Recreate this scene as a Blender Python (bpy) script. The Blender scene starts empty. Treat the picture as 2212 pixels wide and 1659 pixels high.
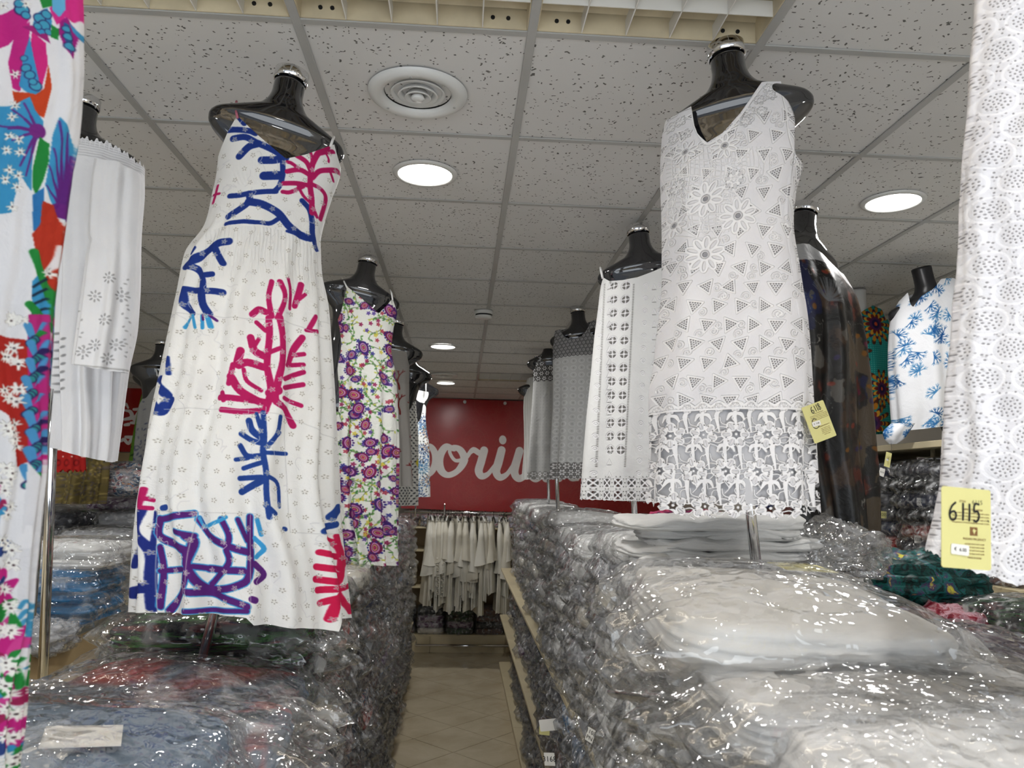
import bpy, math, random
import numpy as np
from mathutils import Matrix, Vector

# ------------------------------------------------------------------ camera
F, CX, CY = 1661.0, 1106.0, 829.5
O = np.array([0.0, 0.0, 2.02])
ROT = np.array([[0.99761534, -0.06611145, 0.01982183],
                [0.0283164, 0.1301383, -0.99109142],
                [0.06294291, 0.98928929, 0.1317]])
scene = bpy.context.scene
col = scene.collection
cam_data = bpy.data.cameras.new('camera'); cam_data.sensor_width = 36.0
cam_data.lens = F / 2212 * 36.0; cam_data.clip_start = 0.05; cam_data.clip_end = 60
cam = bpy.data.objects.new('camera', cam_data); col.objects.link(cam)
M = Matrix.Identity(4)
for i in range(3):
    M[i][0] = ROT[0][i]; M[i][1] = -ROT[1][i]; M[i][2] = -ROT[2][i]; M[i][3] = O[i]
cam.matrix_world = M
scene.camera = cam
cam_data.dof.use_dof = True; cam_data.dof.focus_distance = 2.6; cam_data.dof.aperture_fstop = 9.0

# ------------------------------------------------------------------ exposure, world and large lights
scene.view_settings.view_transform = 'Standard'
scene.view_settings.look = 'None'
scene.view_settings.exposure = -0.58
scene.view_settings.gamma = 1.0
scene.view_settings.use_curve_mapping = False
world = bpy.data.worlds.new('world'); scene.world = world; world.use_nodes = True
world.node_tree.nodes['Background'].inputs[0].default_value = (0.80, 0.88, 1.0, 1)
world.node_tree.nodes['Background'].inputs[1].default_value = 0.75
scene.cycles.max_bounces = 5
scene.cycles.diffuse_bounces = 3
scene.cycles.glossy_bounces = 2
scene.cycles.transparent_max_bounces = 5
scene.cycles.use_adaptive_sampling = True
scene.cycles.adaptive_threshold = 0.1
scene.cycles.adaptive_min_samples = 10
scene.cycles.use_light_tree = False
scene.cycles.use_denoising = True
scene.cycles.sample_clamp_indirect = 6.0

def area_light(name, loc, rot, sx, sy, power, color=(1, 1, 1), shape='RECTANGLE', spread=math.pi):
    l = bpy.data.lights.new(name, 'AREA'); l.energy = power; l.color = color
    l.shape = shape; l.size = sx
    if shape == 'RECTANGLE': l.size_y = sy
    l.spread = spread
    o = bpy.data.objects.new(name, l); o.location = loc; o.rotation_euler = rot; col.objects.link(o)
    return o
# daylight through the shop front, which is open behind the camera
area_light('shopfront_daylight', (0.0, -2.4, 1.25), (math.radians(118), 0, 0), 6.6, 2.2, 150, (0.90, 0.955, 1.0))

# ------------------------------------------------------------------ pixel helpers
def PY(px, py, Y):
    d = ROT.T @ np.array([px - CX, py - CY, F]); return O + d * (Y / d[1])
def PZ(px, py, z):
    d = ROT.T @ np.array([px - CX, py - CY, F]); return O + d * ((z - 2.02) / d[2])
def PYv(px, py, Y):
    px, py, Y = np.broadcast_arrays(np.asarray(px, float), np.asarray(py, float), np.asarray(Y, float))
    c = np.stack([px - CX, py - CY, np.full(px.shape, F)], -1)
    d = c @ ROT
    return O + d * (Y / d[..., 1])[..., None]
def projv(p):
    c = (np.asarray(p) - O) @ ROT.T
    return CX + F * c[..., 0] / c[..., 2], CY + F * c[..., 1] / c[..., 2]

# ------------------------------------------------------------------ numpy noise
def vnoise(p, seed=0):
    p = np.asarray(p, float); i = np.floor(p).astype(np.int64); f = p - i; f = f * f * (3 - 2 * f)
    def h(a, b, c):
        n = (a * 73856093) ^ (b * 19349663) ^ (c * 83492791) ^ (seed * 2654435761 & 0x7fffffff)
        n = (n ^ (n >> 13)) * 1274126177 & 0x7fffffff
        return ((n ^ (n >> 16)) & 0xffff) / 65535.0
    x, y, z = i[..., 0], i[..., 1], i[..., 2]; fx, fy, fz = f[..., 0], f[..., 1], f[..., 2]
    def lx(b, c): return h(x, b, c) * (1 - fx) + h(x + 1, b, c) * fx
    a = lx(y, z) * (1 - fy) + lx(y + 1, z) * fy
    b = lx(y, z + 1) * (1 - fy) + lx(y + 1, z + 1) * fy
    return (a * (1 - fz) + b * fz) * 2 - 1
def fbm(p, seed=0, octv=3):
    s = 0; a = 1.0; p = np.asarray(p, float)
    for k in range(octv):
        s = s + a * vnoise(p * (2 ** k) + 17.3 * k, seed + k); a *= 0.5
    return s / 1.75
def ridge(p, seed=0, octv=3):
    s = 0; a = 1.0; p = np.asarray(p, float)
    for k in range(octv):
        s = s + a * (1 - 2 * np.abs(vnoise(p * (2 ** k) + 9.1 * k, seed + k))); a *= 0.55
    return s / 1.85

# ------------------------------------------------------------------ objects
def tag(o, label=None, cat=None, group=None, kind=None):
    if label: o['label'] = label
    if cat: o['category'] = cat
    if group: o['group'] = group
    if kind: o['kind'] = kind
    return o
def empty(name, loc=(0, 0, 0), rz=0.0, parent=None):
    o = bpy.data.objects.new(name, None); o.location = loc; o.rotation_euler = (0, 0, rz)
    o.empty_display_size = 0.05; col.objects.link(o)
    if parent: o.parent = parent
    return o
def mesh(name, verts, faces, smooth=True, uv=None):
    me = bpy.data.meshes.new(name)
    me.from_pydata([tuple(map(float, v)) for v in verts], [], [tuple(map(int, f)) for f in faces])
    if smooth: me.polygons.foreach_set('use_smooth', [True] * len(me.polygons))
    if uv is not None:
        lay = me.uv_layers.new(name='uv')
        idx = np.empty(len(me.loops), dtype=np.int32); me.loops.foreach_get('vertex_index', idx)
        lay.data.foreach_set('uv', np.asarray(uv, dtype=np.float32)[idx].ravel())
    me.update()
    return me
def link(name, me, m=None, parent=None, loc=None, rot=None):
    o = bpy.data.objects.new(name, me); col.objects.link(o)
    if m is not None:
        if len(me.materials) == 0: me.materials.append(m)
        elif me.materials[0] is not m:
            o.material_slots[0].link = 'OBJECT'; o.material_slots[0].material = m
    if parent: o.parent = parent
    if loc is not None: o.location = loc
    if rot is not None: o.rotation_euler = rot
    return o
class MB:
    """collects simple solids into one mesh"""
    def __init__(s): s.v = []; s.f = []
    def add(s, v, f):
        n = len(s.v); s.v += [tuple(map(float, q)) for q in v]; s.f += [tuple(int(i) + n for i in g) for g in f]
    def box(s, x0, x1, y0, y1, z0, z1, b=0.0):
        if b <= 0:
            v = [(x, y, z) for z in (z0, z1) for y in (y0, y1) for x in (x0, x1)]
            s.add(v, [(0, 2, 3, 1), (4, 5, 7, 6), (0, 1, 5, 4), (2, 6, 7, 3), (0, 4, 6, 2), (1, 3, 7, 5)]); return
        v = []
        for (z, i) in ((z0, b), (z0 + b, 0), (z1 - b, 0), (z1, b)):
            c = [(x0 + i + b, y0 + i), (x1 - i - b, y0 + i), (x1 - i, y0 + i + b), (x1 - i, y1 - i - b),
                 (x1 - i - b, y1 - i), (x0 + i + b, y1 - i), (x0 + i, y1 - i - b), (x0 + i, y0 + i + b)]
            v += [(x, y, z) for x, y in c]
        f = [tuple(reversed(range(8))), tuple(range(24, 32))]
        for k in range(3):
            for j in range(8):
                f.append((k * 8 + j, k * 8 + (j + 1) % 8, k * 8 + 8 + (j + 1) % 8, k * 8 + 8 + j))
        s.add(v, f)
    def tube(s, pts, r, n=10, cap=True):
        pts = [np.array(p, float) for p in pts]; m = len(pts)
        rr = r if hasattr(r, '__len__') else [r] * m
        t0 = pts[1] - pts[0]; up = np.array([0, 0, 1.0]) if abs(t0[2]) < 0.9 * np.linalg.norm(t0) else np.array([1.0, 0, 0])
        v = []
        for i, p in enumerate(pts):
            t = pts[min(i + 1, m - 1)] - pts[max(i - 1, 0)]; t = t / (np.linalg.norm(t) + 1e-9)
            a = np.cross(up, t); a = a / (np.linalg.norm(a) + 1e-9); b = np.cross(t, a); up = b if m > 2 else up
            for k in range(n):
                g = 2 * math.pi * k / n; v.append(p + rr[i] * (math.cos(g) * a + math.sin(g) * b))
            if m > 2: up = b
        f = [(i * n + k, i * n + (k + 1) % n, (i + 1) * n + (k + 1) % n, (i + 1) * n + k) for i in range(m - 1) for k in range(n)]
        if cap: f += [tuple(reversed(range(n))), tuple((m - 1) * n + k for k in range(n))]
        s.add(v, f)
    def lathe(s, prof, c=(0, 0, 0), n=40):
        v = []; m = len(prof)
        for r, z in prof:
            for k in range(n):
                g = 2 * math.pi * k / n; v.append((c[0] + r * math.cos(g), c[1] + r * math.sin(g), c[2] + z))
        s.add(v, [(i * n + k, i * n + (k + 1) % n, (i + 1) * n + (k + 1) % n, (i + 1) * n + k) for i in range(m - 1) for k in range(n)])
    def build(s, name, m, parent=None, smooth=False, loc=None, rot=None):
        return link(name, mesh(name, s.v, s.f, smooth), m, parent, loc, rot)
def box(name, b, m, parent=None, bev=0.0):
    q = MB(); q.box(*b, bev); return q.build(name, m, parent)

# ------------------------------------------------------------------ materials
def lin(c):
    return tuple(((x / 12.92) if x <= 0.04045 else ((x + 0.055) / 1.055) ** 2.4) for x in c)
def rgb(r, g, b): return (*lin((r / 255, g / 255, b / 255)), 1)
class NT:
    def __init__(s, name):
        s.m = bpy.data.materials.new(name); s.m.use_nodes = True; s.t = s.m.node_tree
        for n in list(s.t.nodes): s.t.nodes.remove(n)
        s.out = s.n('ShaderNodeOutputMaterial')
    def n(s, typ, **kw):
        d = s.t.nodes.new(typ)
        for k, v in kw.items(): setattr(d, k, v)
        return d
    def l(s, a, b): s.t.links.new(a, b)
    def set(s, node, **kw):
        for k, v in kw.items(): node.inputs[k.replace('_', ' ')].default_value = v
    def prin(s, color=None, rough=0.5, metal=0.0, spec=0.5, coat=0.0, sheen=0.0):
        p = s.n('ShaderNodeBsdfPrincipled')
        if color is not None: p.inputs['Base Color'].default_value = color
        p.inputs['Roughness'].default_value = rough; p.inputs['Metallic'].default_value = metal
        p.inputs['Specular IOR Level'].default_value = spec; p.inputs['Coat Weight'].default_value = coat
        p.inputs['Coat Roughness'].default_value = 0.04; p.inputs['Sheen Weight'].default_value = sheen
        s.l(p.outputs[0], s.out.inputs[0]); return p
    def math(s, op, a, b=None):
        d = s.n('ShaderNodeMath', operation=op)
        for i, x in enumerate((a, b)):
            if x is None: continue
            if isinstance(x, (int, float)): d.inputs[i].default_value = x
            else: s.l(x, d.inputs[i])
        return d.outputs[0]
    def noise(s, vec, scale, detail=3, rough=0.5, dist=0.0):
        d = s.n('ShaderNodeTexNoise'); d.inputs['Scale'].default_value = scale; d.inputs['Detail'].default_value = detail
        d.inputs['Roughness'].default_value = rough; d.inputs['Distortion'].default_value = dist
        if vec is not None: s.l(vec, d.inputs['Vector'])
        return d.outputs['Fac']
    def ramp(s, fac, stops, mode='LINEAR'):
        d = s.n('ShaderNodeValToRGB'); cr = d.color_ramp; cr.interpolation = mode
        while len(cr.elements) < len(stops): cr.elements.new(0.5)
        for e, (p, c) in zip(cr.elements, stops): e.position = p; e.color = c
        s.l(fac, d.inputs[0]); return d.outputs[0]
    def mix(s, a, b, fac, blend='MIX'):
        d = s.n('ShaderNodeMix', data_type='RGBA', blend_type=blend)
        for i, x in ((0, fac), (6, a), (7, b)):
            if hasattr(x, 'default_value') or hasattr(x, 'is_linked'): s.l(x, d.inputs[i])
            else: d.inputs[i].default_value = x
        return d.outputs[2]
    def bump(s, h, strength, dist, normal=None):
        d = s.n('ShaderNodeBump'); d.inputs['Strength'].default_value = strength; d.inputs['Distance'].default_value = dist
        s.l(h, d.inputs['Height'])
        if normal is not None: s.l(normal, d.inputs['Normal'])
        return d.outputs[0]
def plain(name, c, rough=0.5, metal=0.0, spec=0.5, coat=0.0, var=0.06, scale=6.0, bump=0.0, bscale=200):
    t = NT(name); p = t.prin(c, rough, metal, spec, coat)
    pos = t.n('ShaderNodeNewGeometry').outputs['Position']
    f = t.noise(pos, scale, 4)
    k = t.ramp(f, [(0.3, (1 - var, 1 - var, 1 - var, 1)), (0.7, (1, 1, 1, 1))])
    t.l(t.mix(c, k, 1.0, 'MULTIPLY'), p.inputs['Base Color'])
    if bump: t.l(t.bump(t.noise(pos, bscale, 2), bump, 0.002), p.inputs['Normal'])
    return t.m
def make_tile():
    t = NT('mineral_ceiling_tile'); p = t.prin(rgb(222, 222, 222), 0.9, spec=0.2)
    pos = t.n('ShaderNodeNewGeometry').outputs['Position']
    mp = t.n('ShaderNodeMapping'); t.l(pos, mp.inputs[0]); mp.inputs['Scale'].default_value = (1, 1, 1)
    w = t.n('ShaderNodeTexNoise'); w.inputs['Scale'].default_value = 26; t.l(pos, w.inputs['Vector'])
    v = t.n('ShaderNodeVectorMath', operation='SCALE'); t.l(w.outputs['Color'], v.inputs[0]); v.inputs['Scale'].default_value = 0.05
    a = t.n('ShaderNodeVectorMath', operation='ADD'); t.l(pos, a.inputs[0]); t.l(v.outputs[0], a.inputs[1])
    vo = t.n('ShaderNodeTexVoronoi'); vo.inputs['Scale'].default_value = 62; t.l(a.outputs[0], vo.inputs['Vector']); vo.inputs['Randomness'].default_value = 1
    n2 = t.noise(pos, 130, 2)
    th = t.math('MULTIPLY', n2, 0.42)
    pit = t.math('GREATER_THAN', t.math('SUBTRACT', th, vo.outputs['Distance']), -0.015)
    # only some cells carry a fissure
    vc = t.n('ShaderNodeSeparateColor'); t.l(vo.outputs['Color'], vc.inputs[0])
    pit = t.math('MULTIPLY', pit, t.math('GREATER_THAN', vc.outputs[0], 0.40))
    base = t.mix(rgb(226, 226, 226), rgb(216, 215, 213), t.noise(pos, 2.2, 3))
    t.l(t.mix(base, rgb(70, 66, 62), t.math('MULTIPLY', pit, 0.85)), p.inputs['Base Color'])
    t.l(t.bump(t.math('SUBTRACT', 1.0, pit), 0.5, 0.002), p.inputs['Normal'])
    return t.m
def make_film():
    t = NT('clear_plastic_film')
    pos = t.n('ShaderNodeNewGeometry').outputs['Position']
    w = t.n('ShaderNodeTexNoise'); w.inputs['Scale'].default_value = 9; w.inputs['Detail'].default_value = 1; t.l(pos, w.inputs['Vector'])
    sv = t.n('ShaderNodeVectorMath', operation='SCALE'); t.l(w.outputs['Color'], sv.inputs[0]); sv.inputs['Scale'].default_value = 0.16
    ad = t.n('ShaderNodeVectorMath', operation='ADD'); t.l(pos, ad.inputs[0]); t.l(sv.outputs[0], ad.inputs[1])
    vo = t.n('ShaderNodeTexVoronoi'); vo.feature = 'F1'; vo.inputs['Scale'].default_value = 15; t.l(ad.outputs[0], vo.inputs['Vector'])
    n2 = t.noise(pos, 60, 0)
    msk = t.ramp(t.noise(pos, 4.5, 1), [(0.42, (0.25, 0.25, 0.25, 1)), (0.62, (1, 1, 1, 1))])
    h = t.math('ADD', vo.outputs['Distance'], t.math('MULTIPLY', n2, 0.42))
    h = t.math('MULTIPLY', h, msk)
    nb = t.bump(h, 1.0, 0.022)
    r1 = vo.outputs['Distance']
    g = t.n('ShaderNodeBsdfGlossy'); g.inputs['Roughness'].default_value = 0.07; g.inputs['Color'].default_value = (1, 1, 1, 1); t.l(nb, g.inputs['Normal'])
    tr = t.n('ShaderNodeBsdfTransparent'); tr.inputs[0].default_value = (1, 1, 1, 1)
    df = t.n('ShaderNodeBsdfDiffuse'); df.inputs[0].default_value = (0.92, 0.93, 0.95, 1)
    tl = t.n('ShaderNodeBsdfTranslucent'); tl.inputs[0].default_value = (0.92, 0.93, 0.95, 1)
    md = t.n('ShaderNodeMixShader'); md.inputs[0].default_value = 0.4; t.l(df.outputs[0], md.inputs[1]); t.l(tl.outputs[0], md.inputs[2])
    mx0 = t.n('ShaderNodeMixShader')
    haze = t.ramp(t.math('MULTIPLY', r1, msk), [(0.0, (0.03, 0.03, 0.03, 1)), (0.45, (0.07, 0.07, 0.07, 1)), (0.62, (0.30, 0.30, 0.30, 1))])
    t.l(haze, mx0.inputs[0]); t.l(tr.outputs[0], mx0.inputs[1]); t.l(md.outputs[0], mx0.inputs[2])
    fr = t.n('ShaderNodeFresnel'); fr.inputs[0].default_value = 1.5; t.l(nb, fr.inputs['Normal'])
    mx = t.n('ShaderNodeMixShader')
    fac = t.math('MINIMUM', t.math('ADD', fr.outputs[0], 0.05), 0.5)
    t.l(fac, mx.inputs[0]); t.l(mx0.outputs[0], mx.inputs[1]); t.l(g.outputs[0], mx.inputs[2])
    t.l(mx.outputs[0], t.out.inputs[0])
    return t.m
def make_milky():
    """well-handled, crumpled bags: the same film, cloudier"""
    t = NT('milky_plastic_film')
    pos = t.n('ShaderNodeNewGeometry').outputs['Position']
    vo = t.n('ShaderNodeTexVoronoi'); vo.feature = 'F1'; vo.inputs['Scale'].default_value = 17; t.l(pos, vo.inputs['Vector'])
    n2 = t.noise(pos, 34, 1)
    nb = t.bump(t.math('ADD', vo.outputs['Distance'], n2), 1.0, 0.016)
    g = t.n('ShaderNodeBsdfGlossy'); g.inputs['Roughness'].default_value = 0.10; t.l(nb, g.inputs['Normal'])
    tr = t.n('ShaderNodeBsdfTransparent'); tr.inputs[0].default_value = (1, 1, 1, 1)
    df = t.n('ShaderNodeBsdfDiffuse'); df.inputs[0].default_value = (0.95, 0.955, 0.965, 1)
    mx0 = t.n('ShaderNodeMixShader')
    t.l(t.ramp(n2, [(0.40, (0.03, 0.03, 0.03, 1)), (0.54, (0.09, 0.09, 0.09, 1)), (0.70, (0.38, 0.38, 0.38, 1))]), mx0.inputs[0]); t.l(tr.outputs[0], mx0.inputs[1]); t.l(df.outputs[0], mx0.inputs[2])
    fr = t.n('ShaderNodeFresnel'); fr.inputs[0].default_value = 1.45; t.l(nb, fr.inputs['Normal'])
    mx = t.n('ShaderNodeMixShader'); t.l(t.math('MINIMUM', t.math('ADD', fr.outputs[0], 0.04), 0.45), mx.inputs[0]); t.l(mx0.outputs[0], mx.inputs[1]); t.l(g.outputs[0], mx.inputs[2])
    t.l(mx.outputs[0], t.out.inputs[0]); return t.m
def emit(name, c, s):
    t = NT(name); e = t.n('ShaderNodeEmission'); e.inputs[0].default_value = c; e.inputs[1].default_value = s
    t.l(e.outputs[0], t.out.inputs[0]); return t.m
def packcloth(name, stops, scale=14, stretch=2.0, rough=0.85, wr=0.6):
    """cloth of a folded garment; the stops give a print of several dyes or one plain dye"""
    t = NT(name); p = t.prin(stops[0][1], rough, spec=0.25)
    pos = t.n('ShaderNodeNewGeometry').outputs['Position']
    mp = t.n('ShaderNodeMapping'); t.l(pos, mp.inputs[0]); mp.inputs['Scale'].default_value = (1, 1, stretch)
    f = t.noise(mp.outputs[0], scale, 4, 0.6, 0.8)
    if len(stops) > 1: t.l(t.ramp(f, stops), p.inputs['Base Color'])
    else: t.l(t.mix(stops[0][1], tuple(x * 0.80 for x in stops[0][1][:3]) + (1,), f), p.inputs['Base Color'])
    mp2 = t.n('ShaderNodeMapping'); t.l(pos, mp2.inputs[0]); mp2.inputs['Scale'].default_value = (1, 1, 5)
    n1 = t.noise(mp2.outputs[0], 11, 3, 0.5, 0.6)
    t.l(t.bump(n1, wr, 0.014), p.inputs['Normal'])
    return t.m
m_tile = make_tile(); m_film = make_film(); m_milky = make_milky()
m_grid = plain('white_painted_metal', rgb(182, 182, 180), 0.45, spec=0.5)
m_white = plain('white_plastic', rgb(225, 226, 224), 0.3)
m_dark = plain('dark_void', rgb(14, 14, 15), 0.7)
m_chrome = plain('polished_chrome', (0.78, 0.78, 0.79, 1), 0.07, metal=1.0, var=0.02)
m_torso = plain('glossy_black_shell', (0.012, 0.012, 0.014, 1), 0.06, spec=0.9, coat=0.6, var=0.1)
m_torsomat = plain('satin_black_shell', (0.012, 0.012, 0.014, 1), 0.35, spec=0.5)
m_torsowhite = plain('white_shell', rgb(215, 215, 212), 0.3)
m_cream = plain('cream_laminate', rgb(214, 200, 165), 0.4, var=0.12, scale=3)
m_wood = plain('pale_wood_panel', rgb(172, 150, 112), 0.5, var=0.2, scale=4)
m_greytop = plain('grey_edge_strip', rgb(112, 116, 114), 0.3)
m_wall = plain('painted_wall', rgb(196, 190, 180), 0.8)
m_cavity = plain('dusty_cream_metal', rgb(228, 214, 182), 0.45, var=0.25, scale=9)
m_galv = plain('dirty_galvanised_sheet', rgb(105, 92, 72), 0.4, metal=0.5, var=0.5, scale=8)
m_black = plain('black_plastic', rgb(16, 16, 17), 0.4)
m_paper = plain('white_paper', rgb(232, 230, 224), 0.6)
m_ink = plain('black_ink', rgb(14, 13, 14), 0.5)
m_brownink = plain('brown_print', rgb(122, 84, 42), 0.6)
m_greyink = plain('grey_print', rgb(125, 120, 80), 0.6)
m_tag = plain('pale_yellow_card', rgb(214, 208, 140), 0.55, var=0.03)
# ------------------------------------------------------------------ the room
ZC, GX, GY, GP, GQ = 3.19, 0.152, 1.865, 0.606, 0.611
XL, XR, YF, YB = -4.6, 2.78, -2.6, 10.62
def gx(i): return GX + i * GP
def gy(j): return GY + j * GQ
def in_view(x, y, z, m=90):
    c = ROT @ (np.array([x, y, z]) - O)
    if c[2] < 0.15: return False
    px, py = CX + F * c[0] / c[2], CY + F * c[1] / c[2]
    return -m < px < 2212 + m and -m < py < 1659 + m
ceil = box('ceiling', (XL, XR, YF, YB, ZC + 0.30, ZC + 0.34), plain('concrete_soffit', rgb(90, 84, 74), 0.9, var=0.3)); ceil['kind'] = 'structure'
tq = MB(); tq.box(-GP / 2 + 0.008, GP / 2 - 0.008, -GQ / 2 + 0.008, GQ / 2 - 0.008, 0.0, 0.018, 0.002)
tile_me = mesh('ceiling_tile', tq.v, tq.f, False); tile_me.materials.append(m_tile)
LOUV = {(i, j) for i in range(-3, 1) for j in (-1, -2)} | {(0, 10)}
rest = MB()
for i in range(-8, 5):
    for j in range(-8, 15):
        if (i, j) in LOUV: continue
        x0, x1, y0, y1 = gx(i), min(gx(i + 1), XR), gy(j), min(gy(j + 1), YB)
        if x1 - x0 < 0.03 or y1 - y0 < 0.03: continue
        cx, cy = (x0 + x1) / 2, (y0 + y1) / 2
        vis = any(in_view(x, y, ZC) for x in (x0, cx, x1) for y in (y0, cy, y1))
        if vis and x1 - x0 > GP - 0.01:
            o = link('ceiling_tile', tile_me, None, ceil, (cx, cy, ZC + 0.004 + random.uniform(0, 0.0015)))
            if y1 - y0 < GQ - .01: o.scale = (1, (y1 - y0) / GQ, 1)
        else: rest.box(x0 + .004, x1 - .004, y0 + .004, y1 - .004, ZC + 0.004, ZC + 0.02)
rest.build('outer_ceiling_tiles', m_tile, ceil)['kind'] = 'stuff'
for i in range(-7, 6):
    b = MB(); b.box(gx(i) - 0.012, gx(i) + 0.012, YF, YB, ZC - 0.001, ZC + 0.004, 0.001); b.box(gx(i) - .002, gx(i) + .002, YF, YB, ZC + .004, ZC + .04)
    if gx(i) < XR: b.build('grid_runner', m_grid, ceil)
for j in range(-7, 15):
    b = MB(); b.box(XL, XR, gy(j) - 0.0115, gy(j) + 0.0115, ZC - 0.0004, ZC + 0.0045, 0.001)
    if gy(j) < YB: b.build('grid_cross_bar', m_grid, ceil)
# egg-crate louvre lights
m_blade = plain('white_louvre_blade', rgb(236, 234, 228), 0.35)
m_tube = emit('lit_fluorescent_tube', (1.0, 0.90, 0.76, 1), 26.0)
def louvre(i, j, lit, label):
    r = empty('louvre_light', ((gx(i) + gx(i + 1)) / 2, (gy(j) + gy(j + 1)) / 2, ZC + 0.002))
    tag(r, label, 'ceiling light', 'square egg-crate light panels in the ceiling')
    h = 0.29
    q = MB()
    for s in (-1, 1):
        q.box(s * h - .002, s * h + .002, -h, h, 0.0, 0.17); q.box(-h, h, s * h - .002, s * h + .002, 0.0, 0.17)
    q.build('housing', m_cavity, r)
    q = MB(); q.box(-h, h, -h, h, 0.17, 0.175); q.build('housing_top', m_galv, r)
    q = MB()
    for k in range(3):
        y = -0.2 + 0.2 * k
        q.add([(-h, y - .085, .055), (h, y - .085, .055), (h, y - .03, .13), (-h, y - .03, .13)], [(0, 1, 2, 3)])
        q.add([(-h, y + .085, .055), (h, y + .085, .055), (h, y + .03, .13), (-h, y + .03, .13)], [(3, 2, 1, 0)])
    q.build('reflector', m_cavity, r)
    q = MB()
    for k in range(14):
        x = -0.27 + k * 0.0415; q.box(x, x + .018, h - .0045, h - .0025, 0.062, 0.065)
    for x in (-.24, -.21, .2, .24):
        q.tube([(x, h - .0055, .028), (x, h - .002, .028)], .0055, 10)
    q.build('slots_and_screws', m_dark, r)
    bl = MB(); bl.box(-h, h, -0.0015, 0.0015, 0.0, 0.042); me1 = mesh('louvre_blade', bl.v, bl.f, False); me1.materials.append(m_blade)
    for k in range(1, 5):
        d = -h + k * 0.116
        link('louvre_blade', me1, None, r, (0, d, 0)); link('louvre_blade', me1, None, r, (d, 0, 0), (0, 0, math.pi / 2))
        
    hk = MB()
    for k in range(1, 5):
        for e in (-1, 0, 1):
            x = -h + k * .116 - .058 + .0; y = e * .174
            hk.box(x - .006, x - .004, y - .001, y + .001, .042, .062); hk.box(x + .004, x + .006, y - .001, y + .001, .042, .062); hk.box(x - .006, x + .006, y - .001, y + .001, .056, .062)
    hk.build('spring_clips', m_galv, r)
    if lit:
        q = MB()
        for k in range(3): q.tube([(-.28, -0.2 + .2 * k, .12), (.28, -0.2 + .2 * k, .12)], .013, 12)
        q.build('fluorescent_tube', m_tube, r)
pos_l = {-3: 'leftmost', -2: 'second from the left', -1: 'third from the left', 0: 'rightmost'}
for i in range(-3, 1):
    for j in (-1, -2):
        louvre(i, j, j == -2, ('white egg-crate louvre panel at the top edge of the photo, ' if j == -1 else 'white egg-crate louvre panel with lit tubes overhead, ') + pos_l[i])
louvre(0, 10, False, 'small far egg-crate louvre panel near the red banner')
# round downlights
m_led = emit('lit_led_disc', (1.0, 0.97, 0.9, 1), 14.0)
def downlight(x, y, label, pw=20):
    r = empty('downlight', (x, y, ZC)); tag(r, label, 'ceiling light', 'round led downlights')
    q = MB(); q.lathe([(.122, 0), (.120, -.006), (.104, -.009), (.101, -.004), (.101, .004)]); q.build('trim_ring', m_white, r, True)
    q = MB(); q.lathe([(.0001, -.0045), (.1, -.0045), (.101, -.001)]); q.build('diffuser', m_led, r, True)
    area_light('downlight_lamp', (x, y, ZC - 0.02), (0, 0, 0), 0.2, 0.2, pw, (1.0, 0.985, 0.965), 'DISK')
downlight(-.168, 2.805, 'round lit downlight between the two large mannequins, below the air diffuser')
downlight(1.709, 2.873, 'round lit downlight at the right, above the dark printed dress')
downlight(-.183, 6.48, 'small distant downlight above the aisle, nearer of two')
downlight(-.205, 8.852, 'smallest and farthest downlight above the red banner')
downlight(-2.0, 2.873, 'round lit downlight behind the white off-shoulder blouse')
downlight(-2.0, 6.48, 'distant downlight above the left back of the shop')
downlight(1.709, 6.48, 'distant downlight behind the white lace dress')
downlight(.35, -.25, 'round lit downlight over the camera aisle', 24)
downlight(1.709, .3, 'round lit downlight over the front right counter', 22)
downlight(-1.9, .3, 'round lit downlight over the front left counter', 22)
def air_diffuser(x, y, label):
    r = empty('air_diffuser', (x, y, ZC)); tag(r, label, 'air vent', 'round ceiling air diffusers')
    q = MB(); q.lathe([(.149, 0), (.147, -.008), (.134, -.017), (.112, -.016), (.102, -.006), (.098, .02)], n=64); q.build('flange', m_white, r, True)
    q = MB(); q.lathe([(.0001, .045), (.1, .045), (.1, .0)], n=48); q.build('duct', m_dark, r, True)
    for k, (ra, z) in enumerate(((.082, -.006), (.060, -.012), (.040, -.018))):
        q = MB(); q.lathe([(ra, z + .002), (ra - .003, z - .001), (ra - .017, z + .02), (ra - .014, z + .022), (ra, z + .002)], n=48); q.build('cone_ring', m_white, r, True)
    q = MB(); q.lathe([(.0001, -.024), (.018, -.023), (.021, -.018), (.018, -.01)], n=32); q.build('centre_cap', m_white, r, True)
    q = MB()
    for a in (0.4, 2.5, 4.6):
        q.tube([(0.01 * math.cos(a), .01 * math.sin(a), .012), (.1 * math.cos(a), .1 * math.sin(a), .012)], .0025, 6)
        q.tube([(.119 * math.cos(a), .119 * math.sin(a), -.0185), (.119 * math.cos(a), .119 * math.sin(a), -.012)], .004, 8)
    q.build('spokes_and_screws', m_grid, r)
air_diffuser(-.162, 2.2, 'large round white air diffuser with concentric rings in the nearer ceiling')
air_diffuser(-.211, 8.2, 'small distant round air diffuser beside the farthest downlight')
r = empty('smoke_detector', (.124, 5.1, ZC)); tag(r, 'small white smoke detector on the ceiling above the aisle', 'smoke detector')
q = MB(); q.lathe([(.062, 0), (.062, -.022), (.058, -.024)]); q.build('base', m_white, r, True)
q = MB(); q.lathe([(.056, -.022), (.056, -.034)]); q.build('vent_slot', m_dark, r, True)
q = MB(); q.lathe([(.058, -.034), (.057, -.044), (.045, -.05), (.0001, -.051)]); q.build('cap', m_white, r, True)
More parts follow.
